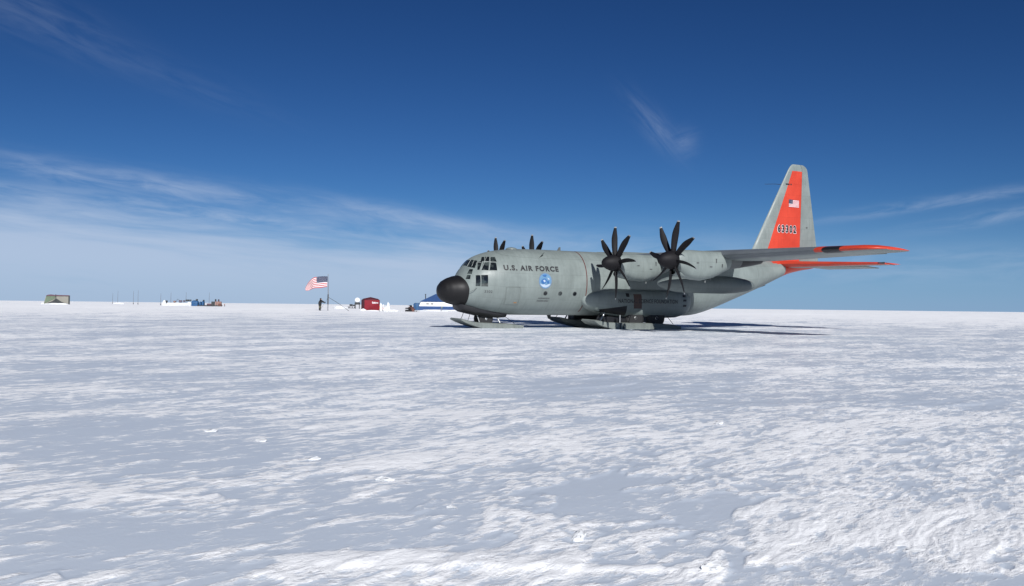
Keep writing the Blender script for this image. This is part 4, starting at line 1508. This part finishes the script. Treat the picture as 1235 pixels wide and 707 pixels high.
# --- red pop-up tent
tx, ty, tz = spot(447.0, 123.0)
tent = thing('ice_tent', 'small dark red square pop-up tent with white lettering', 'tent', (tx, ty, tz - 0.08), R(20))
HW = 1.02


def tent_wall(m, p0, p1, z0, z1, bulge):
    n = 12
    ax = Vector((p1[0] - p0[0], p1[1] - p0[1], 0))
    nrm = Vector((ax.y, -ax.x, 0)).normalized()
    vs = []
    for j in range(n + 1):
        for i in range(n + 1):
            u, v = i / n, j / n
            k = bulge * (1 - max(abs(2 * u - 1), abs(2 * v - 1)) ** 1.3)
            vs.append((p0[0] + ax.x * u + nrm.x * k, p0[1] + ax.y * u + nrm.y * k, z0 + (z1 - z0) * v))
    m.add(vs, [(j * (n + 1) + i, j * (n + 1) + i + 1, (j + 1) * (n + 1) + i + 1, (j + 1) * (n + 1) + i) for j in range(n) for i in range(n)])


cs = [(-HW, -HW), (HW, -HW), (HW, HW), (-HW, HW)]
for i in range(4):
    mb = MB()
    tent_wall(mb, cs[i], cs[(i + 1) % 4], 0, 1.62, 0.20)
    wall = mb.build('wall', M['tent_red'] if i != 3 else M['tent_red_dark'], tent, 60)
    if i == 0:
        def onwall(u, v, th):
            x, z = 0.00 + u, 1.16 + v
            k = 0.20 * (1 - max(abs(x / HW), abs(2 * z / 1.62 - 1)) ** 1.3)
            return (x, -HW - k - th, z)
        vs, fs, (x0, x1, y0, y1) = text_faces('Eskimo', 1.0, 0.02, 1.0)
        m = MB()
        m.add([onwall((v[0] - x0) * 0.82 / (x1 - x0), (v[1] - y0) * 0.25 / (y1 - y0), 0.02) for v in vs], fs)
        m.build('lettering', M['white'], wall, 0)
mb = MB()
mb.add([(-HW, -HW, 1.62), (HW, -HW, 1.62), (HW, HW, 1.62), (-HW, HW, 1.62), (0, -HW * 1.0, 1.80), (HW, 0, 1.80), (0, HW, 1.80), (-HW, 0, 1.80), (0, 0, 2.03)],
       [(0, 4, 8, 7), (4, 1, 5, 8), (5, 2, 6, 8), (6, 3, 7, 8), (0, 1, 4), (1, 2, 5), (2, 3, 6), (3, 0, 7)])
mb.build('roof', M['tent_red_dark'], tent, 10)
mb = MB()
for (x, y) in cs:
    mb.tube([(x, y, 0), (x, y, 1.63)], 0.03, 6)
for i in range(4):
    a, b = cs[i], cs[(i + 1) % 4]
    mb.tube([(a[0], a[1], 1.63), (b[0], b[1], 1.63)], 0.022, 6)
mb.build('seam', M['tent_red_dark'], tent)

lump('snow_heap', 'small white snow heap against the left corner of the red tent', 'snow heap', spot(438.6, 121.4), (0.7, 0.6, 0.36), 3)
lump('snow_heap', 'long low white snow heap along the front foot of the red tent', 'snow heap', spot(449.5, 121.4), (2.0, 0.6, 0.17), 13)
# white sacks and blocks right of the tent
for k, (px, dz, sx, sz, lab) in enumerate(((459.5, 122, 0.38, 1.15, 'tall narrow white sack leaning next to the red tent'), (462.2, 123, 0.36, 1.0, 'second narrow white sack right of the red tent'),
                                       (468.5, 124, 0.5, 1.25, 'tallest white sack at the right of the pile by the red tent'), (466.0, 121.5, 0.65, 0.62, 'low round white sack in front of the taller ones by the red tent'))):
    x, y, z = spot(px, dz)
    lump('sack', lab, 'sack', (x, y, z), (sx, 0.5, sz), 30 + k, 'white sacks beside the red tent', M['tent_white'], 0, 0.16)
lump('snow_bank', 'low white snow bank trailing off to the right of the white sacks', 'snow bank', spot(470.5, 122.5), (2.4, 1.4, 0.30), 41)
for px, h, lab in ((458.0, 1.05, 'short bamboo marker pole close to the right wall of the red tent'), (462.0, 0.8, 'short orange tipped marker stake among the white sacks')):
    x, y, z = spot(px, 121)
    t = thing('marker_stake', lab, 'stake', (x, y, z - 0.05), 0, 'stakes by the red tent')
    mb = MB()
    mb.tube([(0, 0, 0), (0.02, 0, h)], 0.03, 6)
    mb.build('shaft', M['wood'], t)
    mb = MB()
    mb.tube([(0.014, 0, h * 0.35), (0.02, 0, h * 0.7)], 0.042, 6)
    mb.build('band', M['orange'], t)

# --- white dome on a dark stand, far behind the red tent
dx, dy, dz = spot(431.2, 190.0)
dome = thing('radar_dome', 'white round dome on dark legs behind the red tent', 'dome', (dx, dy, dz))
mb = MB()
mb.rev([(1.30, 0.30), (1.36, 0.46), (1.55, 0.56), (1.80, 0.60), (2.05, 0.52), (2.25, 0.33), (2.34, 0.05)], (0, 0, 0), 'z', 24)
mb.build('dome_shell', M['white'], dome, 60)
mb = MB()
mb.box((0, 0, 1.08), (1.0, 0.9, 0.44))
for sx in (-0.42, 0.42):
    for sy in (-0.35, 0.35):
        mb.tube([(sx, sy, 0), (sx, sy, 0.9)], 0.05, 6)
mb.build('stand', M['canvas_dark'], dome, 0)
dx, dy, dz = spot(425.0, 190.0)
crate = thing('equipment_sled', 'low dark equipment sled left of the white dome', 'sled', (dx, dy, dz))
mb = MB()
mb.box((-0.25, 0, 0.72), (0.55, 0.5, 0.45), 0)
mb.box((0.35, 0, 0.68), (0.45, 0.5, 0.32), 0)
mb.build('load', M['canvas_dark'], crate, 0, 0.04)
mb = MB()
for sy in (-0.3, 0.3):
    mb.tube([(-0.85, sy, 0.45), (-0.7, sy, 0.12), (0.75, sy, 0.12)], 0.05, 6)
for sx in (-0.5, 0.0, 0.5):
    mb.box((sx, 0, 0.30), (0.06, 0.62, 0.34))
mb.build('runner', M['metal_dark'], crate)
lump('snow_bank', 'long flat white snow bank between the flagpole and the dome', 'snow bank', spot(410.5, 185.0), (2.7, 1.6, 0.55), 52)

# --- blue and white tent behind the nose
bx, by, bz = spot(541.0, 140.0)
bt = thing('shelter_tent', 'big blue and white ridge tent with stovepipe behind the black nose', 'tent', (bx, by, bz - 0.05), R(-2))
L, Wd = 4.15, 2.6
mb = MB()
mb.loft([[(-L, -Wd, 0), (L, -Wd, 0), (L, Wd, 0), (-L, Wd, 0)], [(-L, -Wd, 0.72), (L, -Wd, 0.72), (L, Wd, 0.72), (-L, Wd, 0.72)]])
mb.build('lower_wall', M['tent_blue'], bt, 0)
mb = MB()
mb.loft([[(-L, -Wd, 0.72), (L, -Wd, 0.72), (L, Wd, 0.72), (-L, Wd, 0.72)], [(-L + 0.25, -Wd + 0.35, 1.42), (L - 0.25, -Wd + 0.35, 1.42), (L - 0.25, Wd - 0.35, 1.42), (-L + 0.25, Wd - 0.35, 1.42)]])
mb.build('upper_wall', M['tent_white'], bt, 0)
mb = MB()
rings = []
for (k, z) in ((0.0, 1.42), (0.45, 2.05), (0.8, 2.55), (1.0, 2.78)):
    lx, wy = (L - 0.05) - k * 2.6, (Wd - 0.2) * (1 - k) + 0.03
    rings.append([(-lx, -wy, z), (lx, -wy, z), (lx, wy, z), (-lx, wy, z)])
mb.loft(rings)
mb.build('roof', M['tent_blue'], bt, 20)
for px in (-2.9, -2.2):
    mb = MB()
    mb.box((px, -Wd + 0.16, 1.08), (0.42, 0.05, 0.26), 0, Matrix.Rotation(R(-26), 3, 'X'))
    mb.build('window', M['canvas'], bt, 0)
mb = MB()
mb.tube([(-3.45, -0.6, 1.3), (-3.45, -0.6, 2.52)], 0.07, 10)
mb.tube([(-3.45, -0.6, 2.50), (-3.45, -0.6, 2.58)], 0.11, 10)
mb.build('stovepipe', M['metal_dark'], bt)
lump('snow_bank', 'bright snow bank piled along the foot of the blue and white tent', 'snow bank', spot(535.0, 136.4), (8.8, 1.5, 0.24), 61)
sx_, sy_, sz_ = spot(532.5, 135.2)
t = thing('marker_flag', 'small pale flag on a stick in front of the blue and white tent', 'marker flag', (sx_, sy_, sz_))
mb = MB()
mb.tube([(0, 0, 0), (0, 0, 0.75)], 0.025, 6)
mb.build('stick', M['wood'], t)
mb = MB()
mb.loft([[(0, -0.01, 0.45), (0, 0.01, 0.45), (0, 0.01, 0.74), (0, -0.01, 0.74)], [(0.18, 0.05, 0.47), (0.18, 0.07, 0.47), (0.18, 0.07, 0.72), (0.18, 0.05, 0.72)]])
mb.build('pennant', M['canvas_green'], t)

# tarpaulined load left of it
ux, uy, uz = spot(503.7, 152.0)
t = thing('tarp_load', 'bright blue tarpaulin load standing left of the blue and white tent', 'cargo', (ux, uy, uz))
mb = MB()
rings = []
for (z, k) in ((0.05, 1.0), (0.5, 1.03), (0.95, 0.97), (1.18, 0.85), (1.24, 0.5)):
    rings.append([(0.66 * k * math.copysign(abs(math.cos(a)) ** 0.35, math.cos(a)) + 0.03 * math.sin(9 * a + z * 4), 0.5 * k * math.copysign(abs(math.sin(a)) ** 0.35, math.sin(a)), z) for a in [2 * math.pi * i / 28 for i in range(28)]])
mb.loft(rings)
mb.build('tarpaulin', M['tarp_blue'], t, 50)
for xx in (-0.3, 0.3):
    mb = MB()
    mb.tube([(xx, -0.55, 0.05), (xx, -0.545, 0.9), (xx, -0.42, 1.22), (xx, 0, 1.27), (xx, 0.42, 1.22), (xx, 0.545, 0.9), (xx, 0.55, 0.05)], 0.025, 6)
    mb.build('rope', M['canvas_dark'], t)
ux, uy, uz = spot(508.2, 153.0)
lump('gear_pile', 'grey brown pile of gear between the blue tarpaulin and the stovepipe tent', 'gear pile', (ux, uy, uz), (0.9, 0.8, 1.35), 71, None, M['canvas_plum'], 0, 0.2)

# snow machine parked left of it
qx, qy, qz = spot(494.6, 127.0)
t = thing('snowmobile', 'small dark snowmobile seen end-on left of the blue tents', 'snowmobile', (qx, qy, qz), R(70))
mb = MB()
mb.loft([[(-1.1, -0.19, 0.05), (-1.1, 0.19, 0.05), (-1.1, 0.19, 0.3), (-1.1, -0.19, 0.3)], [(0.4, -0.19, 0.05), (0.4, 0.19, 0.05), (0.4, 0.19, 0.34), (0.4, -0.19, 0.34)]])
mb.build('track', M['rubber'], t, 0)
mb = MB()
mb.loft([[(-1.1, -0.17, 0.42), (-1.1, 0.17, 0.42), (-1.1, 0.17, 0.58), (-1.1, -0.17, 0.58)], [(0.1, -0.17, 0.40), (0.1, 0.17, 0.40), (0.1, 0.16, 0.62), (0.1, -0.16, 0.62)]])
mb.build('seat', M['cloth_black'], t, 0, 0.03)
mb = MB()
mb.loft([[(0.0, -0.25, 0.30), (0.0, 0.25, 0.30), (0.0, 0.22, 0.72), (0.0, -0.22, 0.72)], [(0.6, -0.34, 0.22), (0.6, 0.34, 0.22), (0.6, 0.22, 0.70), (0.6, -0.22, 0.70)], [(1.2, -0.24, 0.26), (1.2, 0.24, 0.26), (1.2, 0.16, 0.42), (1.2, -0.16, 0.42)]])
mb.build('hood', M['rust'], t, 20)
mb = MB()
mb.add([(0.35, -0.2, 0.70), (0.35, 0.2, 0.70), (0.16, 0.17, 0.95), (0.16, -0.17, 0.95), (0.37, -0.2, 0.70), (0.37, 0.2, 0.70), (0.18, 0.17, 0.95), (0.18, -0.17, 0.95)], [(0, 1, 2, 3), (7, 6, 5, 4), (0, 4, 5, 1), (2, 6, 7, 3), (1, 5, 6, 2), (3, 7, 4, 0)])
mb.build('windscreen', M['glass'], t, 0)
mb = MB()
mb.tube([(0.1, -0.36, 0.86), (0.14, 0, 0.84), (0.1, 0.36, 0.86)], 0.02, 6)
mb.build('handlebar', M['metal_dark'], t)
for sy in (-0.42, 0.42):
    mb = MB()
    mb.loft([[(0.2, sy - 0.06, 0.02), (0.2, sy + 0.06, 0.02), (0.2, sy + 0.06, 0.05), (0.2, sy - 0.06, 0.05)], [(1.1, sy - 0.06, 0.02), (1.1, sy + 0.06, 0.02), (1.1, sy + 0.06, 0.05), (1.1, sy - 0.06, 0.05)], [(1.4, sy - 0.04, 0.18), (1.4, sy + 0.04, 0.18), (1.4, sy + 0.04, 0.21), (1.4, sy - 0.04, 0.21)]])
    mb.tube([(0.75, sy, 0.04), (0.7, sy * 0.6, 0.34)], 0.03, 6)
    mb.build('ski', M['metal_dark'], t)
qx, qy, qz = spot(498.4, 126.0)
t = thing('fuel_can', 'tiny dark jerry can on the snow right of the snowmobile', 'fuel can', (qx, qy, qz))
mb = MB()
mb.box((0, 0, 0.24), (0.3, 0.16, 0.48))
mb.build('can', M['rust'], t, 0, 0.03)
mb = MB()
mb.tube([(-0.08, 0, 0.47), (-0.06, 0, 0.55), (0.06, 0, 0.55), (0.08, 0, 0.47)], 0.015, 6)
mb.build('handle', M['metal_dark'], t)

# --- field tent far left
cx_, cy_, cz_ = spot(68.7, 228.0)
t = thing('field_tent', 'tan and green field tent with dark peaked entrance far left', 'tent', (cx_, cy_, cz_ - 0.05), R(25))
mb = MB()
secs = []
for y in (-1.8, 1.8):
    secs.append([(-2.95, y, 0.0), (2.75, y, 0.0), (2.75, y, 2.22), (-2.35, y, 2.22)])
mb.loft(secs)
mb.build('body', M['canvas'], t, 0)
mb = MB()
secs = []
for y in (-1.95, 1.95):
    secs.append([(-2.40, y, 2.22), (2.80, y, 2.22), (2.80, y, 2.44), (-0.4, y, 2.50), (-1.3, y, 2.58), (-2.0, y, 2.50)])
mb.loft(secs)
mb.build('roof', M['canvas_plum'], t, 0)
mb = MB()
mb.loft([[(2.62, -1.87, 0), (2.92, -1.87, 0), (2.92, 1.87, 0), (2.62, 1.87, 0)], [(2.62, -1.87, 2.36), (2.92, -1.87, 2.36), (2.92, 1.87, 2.36), (2.62, 1.87, 2.36)]])
mb.build('end_wall', M['canvas_dark'], t, 0)
mb = MB()
pts = [(-2.5, 0.0), (2.4, 0.0), (2.2, 0.2), (0.9, 0.9), (0.15, 1.45), (-0.1, 1.58), (-0.35, 1.40), (-0.9, 0.95), (-2.2, 0.35)]
mb.loft([[(x, -1.80, z) for x, z in pts], [(x, -1.95, z) for x, z in pts]])
mb.build('entrance_flap', M['canvas_dark'], t, 0)
mb = MB()
pts = [(-2.72, 0.35), (-0.45, 1.5), (-0.30, 2.15), (-2.25, 2.15)]
mb.loft([[(x, -1.80, z) for x, z in pts], [(x, -1.86, z) for x, z in pts]])
mb.build('side_panel', M['canvas_green'], t, 0)
mb = MB()
mb.tube([(-0.2, -1.98, 0), (-0.2, -1.98, 2.66)], 0.07, 6)
mb.build('front_pole', M['canvas_dark'], t)
lump('snow_bank', 'white snow bank drifted against the foot of the far left tan tent', 'snow bank', spot(66.5, 225.0), (6.4, 1.6, 0.36), 81)
lump('snow_bank', 'low white snow bank at the left end of the far left tan tent', 'snow bank', spot(54.0, 226.0), (1.6, 1.2, 0.55), 82)

# --- thin masts in the distance
MASTS = [(136.0, 290, 3.6, 'faintest leftmost thin mast of the row of four'), (142.2, 290, 4.4, 'second thin mast from the left, darkest of the row of four'), (161.0, 285, 4.3, 'third thin mast of the row of four'), (166.6, 285, 4.6, 'rightmost thin mast of the row of four'),
         (194.0, 250, 3.4, 'thin mast at the left end of the cargo snow bank'), (206.2, 250, 3.6, 'thin mast on the cargo snow bank left of the hoops'), (224.5, 246, 3.7, 'thin mast standing by the dark boxes on the snow bank'), (252.4, 246, 3.7, 'thin mast rising behind the flat sled')]
mast0 = None
for i, (px, dpt, h, lab) in enumerate(MASTS):
    x, y, z = spot(px, dpt)
    t = thing('mast', lab, 'mast', (x, y, z - 0.1), 0, 'thin masts on the horizon')
    mb = MB()
    mb.tube([(0, 0, 0), (0, 0, h * 0.6), (0.04, 0, h)], [0.06, 0.05, 0.03], 6)
    mb.build('rod', M['pole'], t)
    mb = MB()
    mb.tube([(0, 0, 0), (0, 0, 0.5)], 0.10, 6)
    mb.build('foot', M['metal_dark'], t)
lump('snow_bank', 'small white snow bank at the foot of the second thin mast', 'snow bank', spot(143.5, 286), (3.4, 1.5, 0.45), 91)

# --- cargo line: snow bank with boxes on it, blue tarps, flat sled, brown load
DC = 240.0
lump('snow_bank', 'long bright snow bank rising towards the blue tarpaulins', 'snow bank', spot(215.5, DC), (8.0, 3.0, 0.80), 101, None, None, 0, 0.22)
lump('snow_bank', 'rounded white snow bank at the left end of the cargo line', 'snow bank', spot(198.5, DC), (1.3, 1.2, 1.3), 102, None, None, 0, 0.2)
lump('snow_bank', 'tall white snow bank right beside the blue tarpaulins', 'snow bank', spot(228.8, DC), (1.3, 1.3, 1.1), 103, None, None, 0, 0.2)


def crate_thing(label, px, w_, h_, base, mat, dpt=DC - 0.4):
    x, y, z = spot(px, dpt)
    t = thing('crate', label, 'crate', (x, y, z + base), 0, 'crates and gear on the cargo line')
    mb = MB()
    mb.box((0, 0, h_ / 2), (w_, 0.6, h_))
    mb.build('box', mat, t, 0, 0.03)
    for k in (-0.3, 0.3):
        mb = MB()
        mb.box((k * w_, 0, h_ / 2), (0.05, 0.64, h_ + 0.04))
        mb.build('strap', M['metal_dark'], t, 0)
    return t


crate_thing('small dark crate near the rounded left end of the snow bank', 201.2, 0.30, 0.75, 0.55, M['canvas_dark'])
crate_thing('pale reddish crate on the middle of the snow bank', 210.8, 0.50, 0.40, 0.85, M['pink'])
crate_thing('low plum coloured crate on the snow bank right of the hoop', 217.8, 0.70, 0.35, 0.95, M['canvas_plum'])
crate_thing('plum crate on the snow bank left of the dark boxes', 222.2, 0.40, 0.35, 0.98, M['canvas_plum'])
crate_thing('wide dark crate topmost on the snow bank', 226.0, 0.70, 0.45, 1.15, M['canvas_dark'])
crate_thing('dark crate beside the blue tarpaulins', 229.6, 0.45, 0.32, 1.32, M['canvas_dark'])
x, y, z = spot(215.0, DC - 0.3)
t = thing('frame_hoop', 'thin grey metal hoop standing on the snow bank', 'hoop', (x, y, z + 0.8))
mb = MB()
mb.tube([(0.45 * math.cos(math.pi * k / 12), 0, 0.85 * math.sin(math.pi * k / 12)) for k in range(13)], 0.035, 6)
mb.build('hoop', M['metal_dark'], t)
for px, w_, h_, lab, seed in ((235.6, 1.75, 1.45, 'larger bright blue tarpaulin load on the cargo line', 1), (242.2, 0.45, 1.15, 'narrow faded blue tarpaulin load between the two brighter ones', 2), (245.3, 0.55, 1.35, 'smaller upright dark blue tarpaulin load on the flat sled', 3)):
    x, y, z = spot(px, DC - 1.0)
    t = thing('tarp_load', lab, 'cargo', (x, y, z), 0, 'blue tarpaulin loads on the cargo line')
    mb = MB()
    rings = []
    for (zz, k) in ((0.02, 1.0), (0.4, 1.02), (0.75, 0.97), (0.9, 0.8), (1.0, 0.45)):
        rings.append([(w_ / 2 * k * math.copysign(abs(math.cos(a)) ** 0.4, math.cos(a)) * (1 + 0.06 * math.sin(5 * a + seed)), 0.6 * k * math.copysign(abs(math.sin(a)) ** 0.4, math.sin(a)), zz * h_ * (1 + 0.05 * math.sin(3 * a + seed * 2))) for a in [2 * math.pi * i / 24 for i in range(24)]])
    mb.loft(rings)
    mb.build('tarpaulin', M['tarp_blue'], t, 50)
    mb = MB()
    mb.tube([(-w_ * 0.52, -0.3, h_ * 0.45), (0, -0.64, h_ * 0.5), (w_ * 0.52, -0.3, h_ * 0.45)], 0.03, 6)
    mb.build('rope', M['canvas_dark'], t)
crate_thing('small dark box on top of the larger blue tarpaulin', 237.6, 0.40, 0.36, 1.47, M['canvas_dark'], DC - 1.0)
crate_thing('small dark box on top of the smaller upright blue tarpaulin', 245.8, 0.28, 0.30, 1.36, M['canvas_dark'], DC - 1.0)
x, y, z = spot(253.5, DC - 1.0)
t = thing('cargo_sled', 'long flat dark sled under the brown load', 'sled', (x, y, z))
mb = MB()
mb.box((0, 0, 0.24), (6.2, 1.3, 0.14))
mb.build('deck', M['metal_dark'], t, 0)
for sy in (-0.5, 0.5):
    mb = MB()
    mb.tube([(-3.3, sy, 0.3), (-3.1, sy, 0.1), (3.0, sy, 0.1)], 0.08, 6)
    mb.build('runner', M['metal_dark'], t)
crate_thing('low grey brown crate in the middle of the flat sled', 252.8, 1.2, 0.42, 0.32, M['canvas_plum'], DC - 1.0)
crate_thing('dark brown tall crate on the flat sled left of the pale load', 257.2, 0.75, 0.95, 0.32, M['canvas_dark'], DC - 1.0)
crate_thing('pale reddish wide crate at the right end of the flat sled', 263.6, 1.55, 0.95, 0.32, M['pink'], DC - 1.0)
crate_thing('dark brown crate low at the right end of the cargo line', 265.6, 0.8, 0.55, 0.12, M['rust'], DC - 1.75)
crate_thing('upright dark canister on the left of the pale reddish crate', 260.2, 0.22, 0.60, 1.28, M['canvas_dark'], DC - 1.0)
crate_thing('upright plum canister on the right of the pale reddish crate', 263.9, 0.22, 0.55, 1.28, M['canvas_plum'], DC - 1.0)
x, y, z = spot(271.2, DC - 1.5)
t = thing('marker_stake', 'short dark stake standing alone right of the cargo line', 'stake', (x, y, z - 0.1))
mb = MB()
mb.tube([(0, 0, 0), (0, 0, 0.75)], 0.09, 6)
mb.build('shaft', M['metal_dark'], t)
mb = MB()
mb.tube([(0, 0, 0.5), (0, 0, 0.62)], 0.11, 6)
mb.build('band', M['orange'], t)

# ------------------------------------------------------------------ loose blocks of snow near the camera
def ice_block(name, label, cat, loc, size, seed, group, rz):
    """a broken slab of wind crust: a faceted, chipped block half sunk in the snow"""
    rnd = random.Random(seed)
    bm = bmesh.new()
    for i in range(16):
        a = rnd.uniform(0, 2 * math.pi)
        rr = rnd.uniform(0.55, 1.0)
        up = rnd.choice((-0.5, 0.35, 0.75, 1.0)) * rnd.uniform(0.8, 1.1)
        sl = 1.0 + 0.35 * math.cos(a - 1.0)
        bm.verts.new((math.cos(a) * rr * size[0] / 2, math.sin(a) * rr * size[1] / 2, up * size[2] * sl))
    res = bmesh.ops.convex_hull(bm, input=bm.verts)
    junk = [v for v in bm.verts if not v.link_faces]
    bmesh.ops.delete(bm, geom=junk, context='VERTS')
    bmesh.ops.bevel(bm, geom=list(bm.edges), offset=min(size) * 0.12, segments=2, profile=0.6, affect='EDGES')
    bmesh.ops.triangulate(bm, faces=bm.faces)
    bmesh.ops.subdivide_edges(bm, edges=bm.edges, cuts=2, use_grid_fill=True)
    for v in bm.verts:
        v.co += Vector((rnd.uniform(-1, 1), rnd.uniform(-1, 1), rnd.uniform(-1, 1))) * size[2] * 0.035
    me = bpy.data.meshes.new(name)
    bm.to_mesh(me)
    bm.free()
    me.polygons.foreach_set('use_smooth', [True] * len(me.polygons))
    me.materials.append(M['snow_lump'])
    o = link(bpy.data.objects.new(name, me))
    o.location = loc
    o.rotation_euler = (0, 0, rz)
    return tag(o, label, cat, group)


CH = [(380, 554, 0.19, 0.10, 0.045, 'flat white snow block alone on the grey crust left of centre'), (467, 579, 0.20, 0.11, 0.05, 'white snow block with a ragged tail in the middle distance left of centre'),
      (550, 612, 0.125, 0.09, 0.035, 'small oval snow block in the near middle of the field'), (698, 649, 0.16, 0.13, 0.07, 'thick white snow block with a pointed back right of centre near the front'),
      (862, 684, 0.20, 0.13, 0.05, 'broad angular snow block with a dark hollow near the front edge'), (318, 532, 0.20, 0.10, 0.05, 'upright little snow block farther back on the grey crust'),
      (256, 520, 0.22, 0.11, 0.04, 'flat snow block leftmost and farthest back on the grey crust'), (1106, 664, 0.20, 0.10, 0.03, 'low ragged snow block on the smooth patch at the right'),
      (868, 511, 0.16, 0.1, 0.05, 'small snow block in the rippled snow below the tail')]
cp, sp_ = math.cos(R(0.83)), math.sin(R(0.83))
for k, (px, py, sx, sy, sz, lab) in enumerate(CH):
    hy = 362.5 + 14.0 * px / 1235
    dpt = CAM_H * FPX / (py - hy)
    x = (px - 617.5) / FPX * dpt
    for _ in range(6):
        z = ground(x, dpt)
        dpt = (CAM_H - z) * FPX / (py - hy)
        x = (px - 617.5) / FPX * dpt
    ice_block('snow_block', lab, 'snow block', (x, dpt, ground(x, dpt) - 0.006), (sx * 0.85, sy * 0.9, sz * 0.52), 200 + k, 'loose snow blocks in the foreground', R(15 * (k % 5) - 20))
